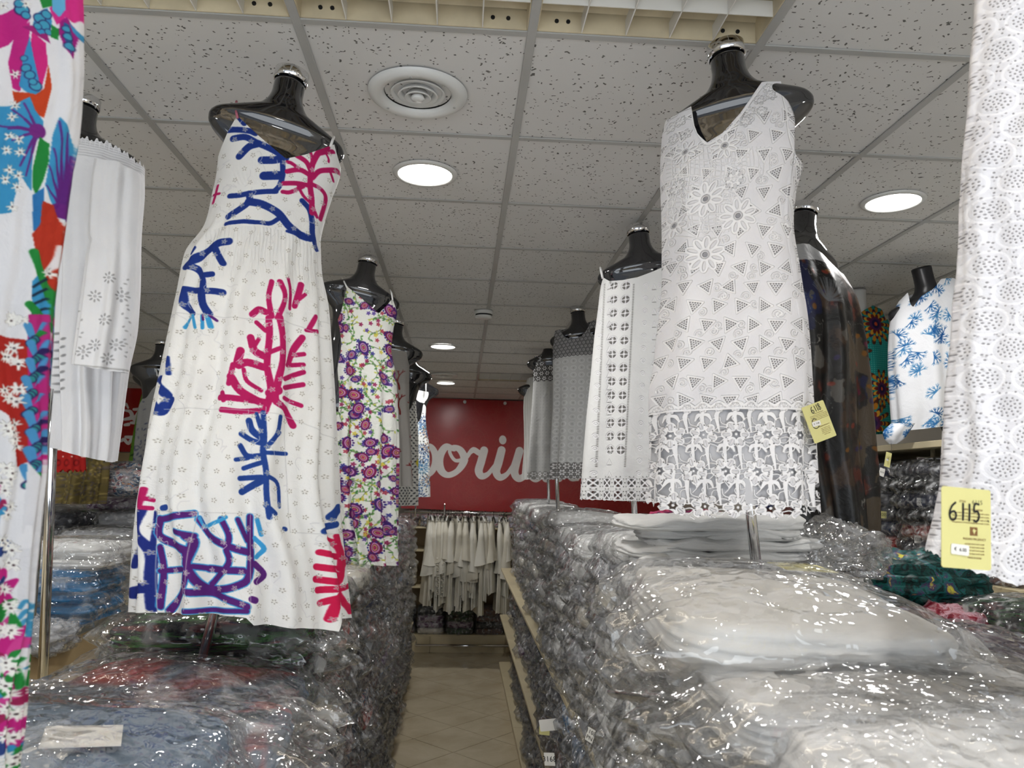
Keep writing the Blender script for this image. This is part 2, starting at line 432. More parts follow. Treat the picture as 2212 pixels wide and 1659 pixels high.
# walls, floor
for nm, b in (('wall_left', (XL - .1, XL, YF, YB, 0, ZC + .3)), ('wall_right', (XR, XR + .1, YF, YB, 0, ZC + .3)), ('wall_back', (XL, XR, YB, YB + .1, 0, ZC + .3))):
    box(nm, b, m_wall)['kind'] = 'structure'
t = NT('polished_cream_tile'); p = t.prin(rgb(205, 193, 168), 0.16, spec=0.5)
pos = t.n('ShaderNodeNewGeometry').outputs['Position']
t.l(t.ramp(t.noise(pos, 3.0, 5, 0.6, 0.5), [(0.3, rgb(190, 176, 148)), (0.7, rgb(212, 200, 174))]), p.inputs['Base Color'])
m_floor = t.m
fl = box('floor', (XL, XR, YF, YB, -0.06, -0.004), plain('dark_grout', rgb(96, 86, 70), 0.9)); fl['kind'] = 'structure'
D = 0.635; hs = D / 2 - 0.0035
q = MB(); q.add([(0, -hs, -.004), (hs, 0, -.004), (0, hs, -.004), (-hs, 0, -.004), (0, -hs + .002, 0), (hs - .002, 0, 0), (0, hs - .002, 0), (-hs + .002, 0, 0)],
      [(4, 5, 6, 7), (0, 1, 5, 4), (1, 2, 6, 5), (2, 3, 7, 6), (3, 0, 4, 7)])
ft_me = mesh('floor_tile', q.v, q.f, False); ft_me.materials.append(m_floor)
rest = MB(); FX, FY = 0.0, 7.147
for i in range(-16, 10):
    for j in range(-30, 15):
        for s in (0, 1):
            x, y = FX + (i + s / 2) * D, FY + (j + s / 2) * D
            if not (XL + .3 < x < XR - .3 and YF + .3 < y < 9.98): continue
            if -1.1 < x < 1.1 and 4.6 < y: link('floor_tile', ft_me, None, fl, (x, y, 0))
            else: rest.add([(x, y - hs, 0), (x + hs, y, 0), (x, y + hs, 0), (x - hs, y, 0)], [(0, 1, 2, 3)])
rest.build('outer_floor_tiles', m_floor, fl)['kind'] = 'stuff'
# ------------------------------------------------------------------ flat print painter (all drawn here, in metres on the cloth)
def catmull(pts, sub=5):
    P = np.array(pts, float)
    if len(P) < 3:
        t = np.linspace(0, 1, sub + 1)[:, None]; return P[0] * (1 - t) + P[1] * t
    Q = np.vstack([2 * P[0] - P[1], P, 2 * P[-1] - P[-2]]); out = []
    for i in range(1, len(Q) - 2):
        for k in range(sub):
            t = k / sub; a, b, c, d = Q[i - 1], Q[i], Q[i + 1], Q[i + 2]
            out.append(0.5 * (2 * b + (c - a) * t + (2 * a - 5 * b + 4 * c - d) * t * t + (3 * b - a - 3 * c + d) * t ** 3))
    out.append(Q[-2]); return np.array(out)
class Canvas:
    def __init__(s, W, H, res, bg):
        s.W, s.H, s.res = W, H, res; s.w, s.h = int(W * res), int(H * res)
        s.C = np.zeros((s.h, s.w, 3), np.float32); s.C[:] = np.array(bg[:3], np.float32) / 255
        s.A = np.ones((s.h, s.w), np.float32); s.B = np.full((s.h, s.w), 0.5, np.float32)
    def grid(s, x0, x1, y0, y1):
        i0, i1 = max(0, int(x0 * s.res) - 1), min(s.w, int(x1 * s.res) + 2); j0, j1 = max(0, int(y0 * s.res) - 1), min(s.h, int(y1 * s.res) + 2)
        if i0 >= i1 or j0 >= j1: return None
        X, Y = np.meshgrid((np.arange(i0, i1) + .5) / s.res, (np.arange(j0, j1) + .5) / s.res)
        return (slice(j0, j1), slice(i0, i1)), X, Y
    def put(s, sl, cov, color=None, alpha=None, bump=None):
        cov = np.clip(cov, 0, 1)
        if color is not None:
            s.C[sl] += (np.array(color, np.float32)[:3] / 255 - s.C[sl]) * cov[..., None]
        if alpha is not None: s.A[sl] += (alpha - s.A[sl]) * cov
        if bump is not None: s.B[sl] += (bump - s.B[sl]) * cov
    def cap(s, p, q, r0, r1, **k):
        R = max(r0, r1); g = s.grid(min(p[0], q[0]) - R, max(p[0], q[0]) + R, min(p[1], q[1]) - R, max(p[1], q[1]) + R)
        if g is None: return
        sl, X, Y = g; dx, dy = q[0] - p[0], q[1] - p[1]; L = dx * dx + dy * dy + 1e-12
        t = np.clip(((X - p[0]) * dx + (Y - p[1]) * dy) / L, 0, 1)
        d = np.hypot(X - p[0] - t * dx, Y - p[1] - t * dy) - (r0 + (r1 - r0) * t)
        s.put(sl, 0.5 - d * s.res, **k)
    def path(s, pts, r, sub=5, **k):
        c = catmull(pts, sub); n = len(c); rr = np.interp(np.linspace(0, 1, n), np.linspace(0, 1, len(r)), r) if hasattr(r, '__len__') else np.full(n, r)
        for i in range(n - 1): s.cap(c[i], c[i + 1], rr[i], rr[i + 1], **k)
    def ell(s, x, y, a, b=None, rot=0.0, ring=None, **k):
        b = b or a; g = s.grid(x - max(a, b), x + max(a, b), y - max(a, b), y + max(a, b))
        if g is None: return
        sl, X, Y = g; c, sn = math.cos(rot), math.sin(rot); U = (X - x) * c + (Y - y) * sn; V = -(X - x) * sn + (Y - y) * c
        d = (np.hypot(U / a, V / b) - 1) * min(a, b)
        if ring: d = np.abs(d + ring) - ring
        s.put(sl, 0.5 - d * s.res, **k)
    def poly(s, pts, **k):
        P = np.array(pts); g = s.grid(P[:, 0].min(), P[:, 0].max(), P[:, 1].min(), P[:, 1].max())
        if g is None: return
        sl, X, Y = g; ins = np.zeros(X.shape, bool); n = len(P)
        for i in range(n):
            x0, y0 = P[i]; x1, y1 = P[(i + 1) % n]
            c = (y0 > Y) != (y1 > Y); xi = (x1 - x0) * (Y - y0) / ((y1 - y0) or 1e-9) + x0
            ins ^= c & (X < xi)
        s.put(sl, ins.astype(np.float32), **k)
    def image(s, name, which='C'):
        im = bpy.data.images.new(name, s.w, s.h, alpha=True); a = np.ones((s.h, s.w, 4), np.float32)
        if which == 'C': a[..., :3] = s.C; a[..., 3] = 1
        else: a[..., 0] = s.B; a[..., 1] = s.A; a[..., 2] = s.B; im.colorspace_settings.name = 'Non-Color'
        im.pixels.foreach_set(a.ravel()); im.update(); im.pack(); return im
def cloth(name, cv, rough=0.85, bumpk=0.5, dist=0.004, alpha=False, weave=0.25, wrinkle=0.5, wscale=14, wdist=0.012, spec=0.2, trans=0.0):
    t = NT(name); p = t.prin((1, 1, 1, 1), rough, spec=spec)
    uv = t.n('ShaderNodeUVMap'); uv.uv_map = 'uv'
    im = t.n('ShaderNodeTexImage', image=cv.image(name + '_print')); t.l(uv.outputs[0], im.inputs[0]); im.extension = 'EXTEND'; im.interpolation = 'Cubic'
    tc = t.n('ShaderNodeTexCoord').outputs['Object']
    k = t.ramp(t.noise(tc, 9, 4), [(0.3, (0.93, 0.93, 0.94, 1)), (0.7, (1, 1, 1, 1))])
    t.l(t.mix(im.outputs[0], k, 1.0, 'MULTIPLY'), p.inputs['Base Color'])
    im2 = t.n('ShaderNodeTexImage', image=cv.image(name + '_relief', 'B')); t.l(uv.outputs[0], im2.inputs[0]); im2.extension = 'EXTEND'
    sep = t.n('ShaderNodeSeparateColor'); t.l(im2.outputs[0], sep.inputs[0])
    n = t.bump(t.noise(tc, wscale, 4, 0.6, 0.6), wrinkle, wdist)
    n = t.bump(t.noise(tc, 420, 1), weave, 0.001, n)
    n = t.bump(sep.outputs[0], bumpk, dist, n); t.l(n, p.inputs['Normal'])
    if trans: p.inputs['Subsurface Weight'].default_value = trans; p.inputs['Subsurface Radius'].default_value = (.01, .01, .01)
    if alpha: t.l(t.math('MULTIPLY', sep.outputs[1], 1.0), p.inputs['Alpha'])
    return t.m

# ------------------------------------------------------------------ garments and busts, lofted from rings
def pchip(x, y, q):
    x = np.asarray(x, float); y = np.asarray(y, float); h = np.diff(x); d = np.diff(y) / h; m = np.zeros(len(x))
    m[0], m[-1] = d[0], d[-1]
    for i in range(1, len(x) - 1): m[i] = 0 if d[i - 1] * d[i] <= 0 else 2 * d[i - 1] * d[i] / (d[i - 1] + d[i])
    q = np.asarray(q, float); i = np.clip(np.searchsorted(x, q) - 1, 0, len(x) - 2); t = (q - x[i]) / h[i]
    tt = np.clip(t, 0, 1)
    r = (1 + 2 * tt) * (1 - tt) ** 2 * y[i] + tt * (1 - tt) ** 2 * h[i] * m[i] + tt * tt * (3 - 2 * tt) * y[i + 1] + tt * tt * (tt - 1) * h[i] * m[i + 1]
    return r + (t - tt) * h[i] * np.where(t < 0, m[0], m[-1])
class Loft:
    """rings described by the left and right outline of a garment standing at distance Y; rows: (y, xl, xr, slope, depth ratio)"""
    def __init__(s, rows, Y, yaw=0.0, power=1.0, folds=None, seed=0, amp=None, fn=9, rough=0.003):
        s.R = np.array(rows, float); s.Y, s.yaw, s.pw, s.seed = Y, yaw, power, seed
        s.amp = amp; s.fn = fn; s.rough = rough
        ys = np.linspace(s.R[0, 0] - 60, s.R[-1, 0] + 60, 200); C = s.frame(ys)[0]
        s.ys = ys; s.len = np.concatenate([[0], np.cumsum(np.linalg.norm(np.diff(C, axis=0), axis=1))])
    def frame(s, y):
        R = s.R; xl = pchip(R[:, 0], R[:, 1], y); xr = pchip(R[:, 0], R[:, 2], y); m = pchip(R[:, 0], R[:, 3], y); rt = pchip(R[:, 0], R[:, 4], y)
        hw = (xr - xl) / 2; k = hw / F * s.Y * math.tan(s.yaw)
        L = PYv(xl, y - m * hw, s.Y - k); Q = PYv(xr, y + m * hw, s.Y + k)
        C = (L + Q) / 2; A = (Q - L) / 2; hwm = np.linalg.norm(A, axis=-1)
        D = np.stack([A[..., 1], -A[..., 0], 0 * A[..., 0]], -1); D /= np.linalg.norm(D, axis=-1)[..., None]
        return C, A, D, hwm, hwm * rt
    def pts(s, th, y, disp=True):
        C, A, D, hw, hd = s.frame(y)
        sn, cs = np.sin(th), np.cos(th)
        a = np.sign(sn) * np.abs(sn) ** s.pw; b = np.sign(cs) * np.abs(cs) ** s.pw
        P = C + A * a[..., None] + D * (hd * b)[..., None]
        if disp and s.amp is not None:
            am = np.interp(y, [q[0] for q in s.amp], [q[1] for q in s.amp])
            yy = (y - s.R[0, 0]) / 300
            w = th + 0.10 * np.sin(2 * yy + s.seed) + 0.05 * np.sin(5 * yy)
            f = 0.55 * np.sin(s.fn * w + s.seed) + 0.3 * np.sin((s.fn * 1.7) * w + 1.3 * s.seed + yy) + 0.35 * vnoise(np.stack([3.1 * np.sin(w), 3.1 * np.cos(w), 0.5 * yy], -1), s.seed)
            f = f * np.clip(0.3 + 0.7 * np.abs(np.cos(th)), 0, 1)
            n = A / hw[..., None] * sn[..., None] + D * cs[..., None]
            P = P + n * (am * f)[..., None]
        if disp and s.rough:
            P = P + D * (s.rough * fbm(P * 14, s.seed + 3))[..., None]
        return P
    def uvm(s, th, y):
        hw = s.frame(y)[3]; sn = np.sin(th)
        return np.stack([np.sign(sn) * np.abs(sn) ** s.pw * hw, np.interp(y, s.ys, s.len)], -1)
    def solve(s, th, curve):
        """ring parameter at which the front of the garment meets a curve traced in the photo as (x, y)"""
        yq = np.linspace(s.R[0, 0] - 50, s.R[-1, 0] + 50, 90); out = np.zeros(len(th)); cx = [q[0] for q in curve]; cy = [q[1] for q in curve]
        for i, t in enumerate(th):
            px, py = projv(s.pts(np.full(90, t), yq, False)); g = py - np.interp(px, cx, cy)
            k = np.where((g[:-1] <= 0) & (g[1:] > 0))[0]
            if len(k): k = k[0]; out[i] = yq[k] + (yq[k + 1] - yq[k]) * (-g[k]) / (g[k + 1] - g[k])
            else: out[i] = yq[0] if g[0] > 0 else yq[-1]
        return out
    def build(s, name, top, hem, nth=96, nr=70, back_top=None, scallop=None, parent=None, mat=None, margin=0.02, frill=None):
        th = np.linspace(-math.pi, math.pi, nth + 1)
        front = np.abs(th) <= math.pi / 2 + 1e-6
        def curve(c, cb):
            if not hasattr(c, '__len__'): return np.full(len(th), float(c))
            v = s.solve(th, c)
            if cb is None:
                e = 0.5 * (v[np.argmin(np.abs(th - math.pi / 2))] + v[np.argmin(np.abs(th + math.pi / 2))])
                cb = float(np.min(v)) + 0.5 * (e - float(np.min(v)))
            l, r = v[np.argmin(np.abs(th + math.pi / 2))], v[np.argmin(np.abs(th - math.pi / 2))]
            sn = np.sin(th); bk = (l + r) / 2 + (r - l) / 2 * sn; bk = bk + (cb - (l + r) / 2) * np.cos(th) ** 2
            return np.where(front, v, bk)
        y0 = curve(top, back_top); y1 = curve(hem, None)
        if frill: y0 = y0 + frill[1] * np.sin(th * frill[0]) * np.sin(th * frill[0] * .37)
        if scallop: y1 = y1 + scallop[1] * np.abs(np.sin(th * scallop[0]))
        g = np.linspace(0, 1, nr)
        Y = y0[None, :] + (y1 - y0)[None, :] * g[:, None]; T = np.broadcast_to(th, Y.shape)
        P = s.pts(T, Y); P[:, -1] = P[:, 0]
        uv = s.uvm(T, Y)
        s.U0 = np.abs(uv[..., 0]).max() + margin; s.V0, s.V1 = uv[..., 1].min() - margin, uv[..., 1].max() + margin
        s.W, s.H = 2 * s.U0, s.V1 - s.V0
        UV = np.stack([(uv[..., 0] + s.U0) / s.W, (s.V1 - uv[..., 1]) / s.H], -1)
        n = nth + 1
        f = [(i * n + k, i * n + k + 1, (i + 1) * n + k + 1, (i + 1) * n + k) for i in range(nr - 1) for k in range(nth)]
        fr = np.broadcast_to(front, Y.shape)
        px, py = projv(P); s.fx, s.fy = px[fr], py[fr]; s.fu = np.stack([uv[..., 0] + s.U0, s.V1 - uv[..., 1]], -1)[fr]; s.P = P
        s.me = mesh(name, P.reshape(-1, 3), f, True, UV.reshape(-1, 2))
        s.o = link(name, s.me, mat, parent)
        return s.o
    def hit(s, pts):
        """photo pixels traced on the front of the garment -> metres on its cloth"""
        out = []
        for (x, y) in pts:
            d = (s.fx - x) ** 2 + (s.fy - y) ** 2; i = np.argpartition(d, 4)[:4]; w = 1 / (d[i] + 1.0)
            j = i[np.argmin(d[i])]
            # local linear fit on the nearest points
            k = np.argpartition(d, 12)[:12]; A = np.stack([s.fx[k] - s.fx[j], s.fy[k] - s.fy[j], np.ones(12)], 1)
            sol, *_ = np.linalg.lstsq(A, s.fu[k], rcond=None)
            v = np.array([x - s.fx[j], y - s.fy[j], 1.0]) @ sol
            b = (s.fu[i] * w[:, None]).sum(0) / w.sum()
            out.append(v if np.linalg.norm(v - b) < 0.03 else b)
        return np.array(out)
    def paint(s, cv, pts, r, color, k=None, **kw):
        c = s.hit(pts); sc = s.Y * 0.93 / F * (k or 1)
        cv.path(c, (np.array(r) * sc if hasattr(r, '__len__') else r * sc), color=color, **kw)
    def canvas(s, res, bg): return Canvas(s.W, s.H, res, bg)
    def setmat(s, m): s.me.materials.clear(); s.me.materials.append(m)

BUST = [(0.0, .048, .048, 0), (.032, .0485, .0485, 0), (.036, .0455, .0455, 0), (.075, .046, .048, .0), (.105, .053, .052, .0), (.13, .072, .056, .004), (.148, .105, .06, .006), (.165, .148, .062, .008),
        (.185, .188, .062, .008), (.205, .200, .056, .010), (.222, .198, .054, .010), (.248, .180, .052, .010), (.275, .146, .052, .010), (.30, .122, .055, .008), (.36, .108, .058, .006), (.42, .104, .06, .006),
        (.50, .100, .06, .006), (.60, .09, .055, .006), (.72, .09, .055, .006), (.80, .08, .05, .006), (.81, .001, .001, .006)]
def mannequin(px, py, Y, tilt, yaw, label, pole_px=None, group='headless black shop mannequins', torso=None, scale=1.0, cap=True, pole_top=None, zb=None, shift=(0, 0)):
    c = PY(px, py, Y); r = empty('mannequin', tuple(c)); tag(r, label, 'mannequin', group)
    Rm = Matrix.Rotation(yaw, 4, 'Z') @ Matrix.Rotation(tilt, 4, 'Y')
    def ring(row, n=56):
        z, hw, hd, dy = row; v = []; sx = shift[0] * min(1, max(0, z - .22) / .25)
        for k in range(n):
            g = 2 * math.pi * k / n; cs, sn = math.cos(g), math.sin(g); e = 0.9 if hw > .1 else 1.0
            v.append(Rm @ Vector((scale * (sx + hw * math.copysign(abs(cs) ** e, cs)), scale * (dy + hd * math.copysign(abs(sn) ** e, sn)), -scale * z)))
        return v
    def skin(rows, nm, m, dense=3):
        a = np.array(rows); q = np.concatenate([np.linspace(a[i, 0], a[i + 1, 0], dense, endpoint=False) for i in range(len(a) - 1)] + [[a[-1, 0]]])
        q = np.unique(q); A = np.stack([q] + [pchip(a[:, 0], a[:, k], q) for k in (1, 2, 3)], 1)
        v = []; n = 56
        for row in A: v += ring(row)
        f = [(i * n + k, (i + 1) * n + k, (i + 1) * n + (k + 1) % n, i * n + (k + 1) % n) for i in range(len(A) - 1) for k in range(n)]
        f.append(tuple(range(n)))
        return link(nm, mesh(nm, v, f, True), m, r)
    if cap:
        skin([(0, .049, .049, 0), (.001, .0505, .0505, 0), (.034, .0505, .0505, 0), (.035, .047, .047, 0)], 'neck_cap', m_chrome, 2)
        skin(BUST[2:], 'torso', torso or m_torso)
    else:
        skin([(0.0, .046, .046, 0)] + BUST[2:], 'torso', torso or m_torso)
    if pole_px:
        (ax, ay), (bx, by) = pole_px
        a = PY(ax, ay, Y) - c; b = PY(bx, by, Y) - c; d = (b - a) / np.linalg.norm(b - a)
        z1 = zb if zb is not None else 1.2
        e = a + d * ((z1 - c[2] - a[2]) / d[2]); w = np.array(Rm @ Vector((0, 0, -.8 * scale)))
        t_ = b + (b - a) / np.linalg.norm(b - a) * .12
        q = MB(); q.tube([e, t_, t_ * .5 + w * .5, w], .0125, 16); q.build('pole', m_chrome, r, True)
    return r
def strap(g, pts, Y, r, m, name='strap', parent=None):
    q = MB(); q.tube([PY(x, y, Y - (dy if True else 0)) for (x, y, dy) in pts], r, 8); return q.build(name, m, parent, True)
# ------------------------------------------------------------------ the garments on the mannequins
rnd = random.Random(7)
NAVY, MAG, PUR, LBL = (28, 52, 128), (176, 26, 92), (84, 34, 112), (58, 150, 205)
WH = (232, 232, 234)
def S2(p): return [(400 + x / 2.91, 130 + y / 2.91) for x, y in p]
def S3(p): return [(250 + x / 1.9745, 560 + y / 1.9745) for x, y in p]
def eyelet_flowers(cv, step, rp, n=5, hole=(128, 124, 116), jit=.25, rr=None, rim=True, r_hole=None):
    rr = rr or rp * .55; r_hole = r_hole or rp * .22
    j = 0; y = step / 2
    while y < cv.H:
        x = step / 2 + (j % 2) * step / 2
        while x < cv.W:
            X, Y = x + rnd.uniform(-jit, jit) * step * .5, y + rnd.uniform(-jit, jit) * step * .5; a0 = rnd.uniform(0, 6)
            for k in range(n):
                a = a0 + k * 6.283 / n; ex, ey = X + rr * math.cos(a), Y + rr * math.sin(a)
                if rim: cv.ell(ex, ey, r_hole * 2.2, r_hole * 1.5, a, ring=r_hole * .3, color=(240, 238, 232), bump=.8)
                cv.ell(ex, ey, r_hole * 1.2, r_hole * .75, a, color=hole, bump=.1)
            x += step
        y += step * .9; j += 1

# --- coral maxi dress
mannequin(632, 156, 1.95, math.radians(8), math.radians(20), 'glossy black headless mannequin with chrome neck cap wearing the coral print maxi dress', ((443, 1400), (462, 1325)), zb=1.3, scale=.87, shift=(-.012, 0))
g = Loft([(200, 478, 728, .30, .30), (300, 474, 738, .28, .55), (345, 473, 735, .25, .66), (400, 468, 718, .22, .66), (450, 457, 703, .2, .66), (510, 443, 692, .18, .68), (570, 402, 695, .15, .66), (640, 386, 710, .13, .64), (720, 369, 717, .12, .62),
          (810, 350, 723, .1, .62), (920, 326, 728, .08, .62), (1040, 306, 733, .06, .62), (1110, 296, 736, .05, .62), (1330, 283, 756, .03, .62)], 1.95, math.radians(12), seed=3,
         amp=[(480, 0.0), (520, .006), (700, .012), (1000, .018), (1330, .026)], fn=13)
g.build('maxi_dress', [(470, 340), (478, 318), (492, 285), (512, 250), (560, 295), (618, 343), (660, 334), (722, 312), (728, 335), (740, 375)],
        [(280, 1322), (340, 1324), (440, 1328), (535, 1334), (545, 1350), (700, 1360), (718, 1362), (722, 1340), (760, 1334)], 200, 110)
tag(g.o, 'long white maxi dress printed with navy and magenta coral branches', 'dress')
cv = g.canvas(820, (233, 233, 231))
sw = g.Y * .93 / F
def pc(S, pts, r, c, k=None, **kw): g.paint(cv, S(pts), (np.array(r) if hasattr(r, '__len__') else r) * (1 / 2.91 if S is S2 else 1 / 1.9745) * (k or (1.2 if S is S2 else 1.06)), c, **kw)
for pts, r in [([(275, 440), (400, 445), (440, 460)], 17), ([(300, 495), (380, 485), (450, 520), (540, 560), (632, 612)], 17), ([(340, 605), (400, 545), (460, 525)], 19), ([(480, 630), (560, 628), (630, 612)], 20),
               ([(495, 728), (600, 725)], 24), ([(612, 640), (612, 720), (592, 790), (560, 825)], 14), ([(330, 350), (370, 400)], 15), ([(280, 855), (340, 850), (400, 838), (480, 828), (570, 825)], 14),
               ([(400, 840), (400, 890), (330, 945), (270, 985)], 17), ([(400, 890), (480, 905), (560, 945), (600, 978), (660, 1050), (720, 1095), (780, 1120)], 21), ([(255, 1030), (400, 1015), (520, 1027), (590, 995)], 12),
               ([(735, 885), (780, 940), (797, 1020), (800, 1100), (822, 1190)], 15), ([(640, 1075), (700, 1100), (760, 1130)], 8)]: pc(S2, pts, r, NAVY)
for pts, r in [([(795, 960), (795, 880), (785, 790), (790, 700), (805, 640), (840, 580), (895, 545)], 15), ([(790, 700), (760, 640), (700, 600)], 13), ([(785, 725), (720, 690), (640, 700)], 13), ([(730, 695), (670, 650), (640, 640)], 9),
               ([(785, 790), (700, 775), (618, 775)], 13), ([(740, 795), (660, 830), (612, 828)], 11), ([(800, 740), (840, 700), (900, 692), (965, 705)], 13), ([(835, 590), (930, 575)], 12), ([(800, 640), (790, 590), (780, 565)], 9),
               ([(870, 560), (900, 620), (900, 640)], 6), ([(795, 780), (850, 810), (882, 860), (870, 930), (848, 1000)], 11), ([(790, 860), (805, 930), (825, 985)], 10), ([(700, 770), (740, 850), (790, 900)], 8), ([(910, 700), (930, 760)], 7),
               ([(205, 790), (190, 850), (175, 900)], 7), ([(180, 850), (215, 840)], 7)]: pc(S2, pts, r, MAG)
for pts, r in [([(272, 1140), (210, 1150), (150, 1195), (60, 1250), (10, 1290)], 21), ([(190, 1190), (235, 1275)], 18), ([(0, 1300), (70, 1310), (108, 1370), (112, 1440)], 18), ([(108, 1355), (170, 1345)], 15), ([(-10, 1440), (100, 1450), (235, 1460)], 17),
               ([(100, 1450), (110, 1530), (145, 1595)], 20), ([(-10, 1470), (0, 1540), (50, 1595)], 16), ([(60, 1180), (40, 1215)], 10)]: pc(S2, pts, r, NAVY)
for pts, r, c in [([(325, 240), (295, 290)], 8, LBL), ([(330, 240), (338, 292)], 6, LBL), ([(368, 240), (370, 292)], 8, LBL), ([(392, 245), (405, 288)], 9, LBL), ([(370, 238), (373, 258)], 5, PUR), ([(400, 240), (430, 262)], 5, PUR), ([(230, 420), (230, 490)], 6, NAVY),
                  ([(188, 510), (218, 580)], 13, NAVY), ([(175, 620), (195, 652), (232, 600)], 15, NAVY)]: pc(S3, pts, r, c)
for pts, r in [([(665, 95), (652, 160), (665, 245)], 10), ([(700, 95), (722, 165), (690, 250)], 10), ([(735, 85), (745, 140), (742, 210)], 8), ([(790, 108), (762, 200)], 11), ([(770, 180), (808, 150)], 7), ([(582, 235), (610, 215), (640, 225)], 13),
               ([(652, 250), (655, 330), (645, 450), (662, 560), (635, 650)], 12), ([(700, 250), (712, 330), (712, 430), (692, 520), (680, 600), (722, 640), (755, 710)], 13), ([(600, 270), (640, 305)], 9), ([(575, 335), (592, 390), (640, 415)], 15),
               ([(580, 390), (610, 340)], 8), ([(532, 390), (520, 450), (560, 440), (640, 462)], 15), ([(490, 500), (530, 560), (600, 602), (640, 612)], 15), ([(482, 530), (500, 450)], 10), ([(545, 470), (560, 520), (620, 560)], 8), ([(445, 590), (500, 592), (600, 605)], 12),
               ([(455, 570), (460, 600)], 10), ([(452, 642), (540, 650), (640, 642)], 11), ([(852, 245), (822, 300)], 9), ([(812, 303), (862, 310)], 8), ([(795, 335), (755, 390), (735, 450)], 13), ([(802, 405), (745, 412)], 9), ([(800, 450), (730, 452)], 9),
               ([(800, 482), (720, 510)], 10), ([(798, 535), (720, 548)], 10), ([(718, 592), (790, 625)], 9), ([(650, 400), (700, 380)], 9), ([(660, 570), (690, 560)], 18)]: pc(S3, pts, r, MAG)
for pts, r in [([(628, 655), (632, 760), (628, 830), (640, 900), (642, 1000), (655, 1100)], 10), ([(568, 690), (582, 730), (625, 762)], 13), ([(600, 660), (625, 735)], 8), ([(535, 745), (575, 770), (622, 785)], 10), ([(530, 795), (560, 838), (620, 838)], 10),
               ([(512, 855), (565, 848)], 8), ([(545, 892), (620, 868)], 9), ([(530, 935), (620, 930)], 10), ([(538, 992), (590, 962), (632, 938)], 13), ([(702, 672), (690, 740), (645, 800)], 9), ([(642, 825), (725, 830)], 8), ([(700, 740), (680, 760)], 7),
               ([(648, 925), (690, 960), (698, 1055)], 8), ([(680, 1085), (640, 1050)], 9)]: pc(S3, pts, r, (34, 66, 140))
for pts, r in [([(120, 1070), (108, 1160), (150, 1250), (150, 1360), (155, 1490)], 13), ([(170, 1080), (155, 1250)], 8), ([(70, 1425), (110, 1405), (150, 1400)], 19), ([(78, 1310), (90, 1200), (115, 1120)], 8), ([(88, 1500), (80, 1420)], 12)]: pc(S3, pts, r, (30, 44, 120))
PL = [([(185, 1112), (240, 1098), (330, 1085)], 11), ([(190, 1110), (188, 1180), (260, 1222), (305, 1245)], 14), ([(250, 1160), (330, 1180)], 9), ([(300, 1240), (312, 1330), (400, 1405), (520, 1392), (572, 1330), (572, 1100)], 12), ([(190, 1230), (205, 1330), (190, 1480)], 12),
      ([(190, 1330), (285, 1322)], 9), ([(300, 1300), (330, 1210), (298, 1180)], 12), ([(355, 1110), (400, 1178), (480, 1225), (565, 1250)], 12), ([(450, 1110), (482, 1180), (472, 1232)], 10), ([(400, 1320), (545, 1330)], 12), ([(300, 1420), (420, 1425), (560, 1482)], 12),
      ([(290, 1502), (560, 1502)], 8), ([(410, 1385), (480, 1300), (470, 1235)], 10), ([(300, 1340), (285, 1410), (230, 1500)], 12), ([(520, 1110), (560, 1200)], 8), ([(330, 1310), (400, 1320)], 9)]
for pts, r in PL: pc(S3, pts, r + 4, LBL)
for pts, r in PL: pc(S3, pts, r, PUR)
for pts, r, c in [([(355, 1105), (380, 1140), (430, 1120), (470, 1100)], 7, LBL), ([(603, 1110), (620, 1175)], 8, LBL), ([(592, 1190), (632, 1235), (600, 1270)], 9, LBL), ([(592, 1300), (632, 1345), (600, 1375)], 12, PUR), ([(580, 1450), (595, 1455)], 12, PUR),
                  ([(920, 1100), (948, 1060)], 16, (34, 66, 140)), ([(882, 1160), (935, 1130)], 13, (34, 66, 140)), ([(200, 1062), (212, 1058)], 11, (34, 66, 140)), ([(716, 1150), (726, 1152)], 8, (34, 66, 140)), ([(130, 980), (115, 1060)], 8, MAG), ([(130, 1020), (160, 1028)], 8, MAG), ([(150, 1062), (112, 1058)], 8, MAG)]: pc(S3, pts, r, c)
for pts, r in [([(900, 1190), (950, 1230), (962, 1350), (935, 1450), (912, 1535)], 13), ([(872, 1250), (950, 1270)], 12), ([(858, 1312), (950, 1322)], 13), ([(852, 1365), (950, 1375)], 13), ([(862, 1412), (940, 1402)], 13), ([(872, 1468), (940, 1432)], 12),
               ([(995, 1390), (962, 1420), (1000, 1500)], 11), ([(972, 1290), (960, 1345)], 10), ([(940, 1180), (955, 1240)], 10)]: pc(S3, pts, r, (196, 26, 74))
for pts in ([(242, 240), (500, 248), (720, 262), (900, 345)], [(205, 640), (400, 640), (710, 665), (935, 770)], [(170, 1072), (400, 1080), (600, 1085)], [(745, 1165), (950, 1170)], [(575, 1090), (575, 1500)], [(345, 1080), (290, 1500)], [(720, 660), (745, 1165)], [(175, 1072), (175, 1500)]):
    pc(S3, pts, 1.0, (196, 196, 196), bump=.2)
eyelet_flowers(cv, .036, .0075, 5, r_hole=.0012)
for i in range(64):   # gathers under the waist seam
    x = 446 + i * 3.9; yw = float(np.interp(x, [446, 480, 560, 620, 660, 694], [500, 487, 486, 498, 520, 556]))
    cv.path(g.hit([(x, yw + 4), (x - 1 + (x - 570) * .03, yw + 30 + 30 * rnd.random()), (x - 2 + (x - 570) * .08, yw + 70 + 50 * rnd.random())]), [.0016, .0012, .0004], sub=3, bump=.12 if i % 2 else .85)
for i in range(12):
    x = 505 + i * 4.5; cv.path(g.hit([(x + 8, 398), (x, 380), (x - 14 + i * 1.5, 345)]), [.0012, .0003], sub=3, bump=.1 if i % 2 else .85)
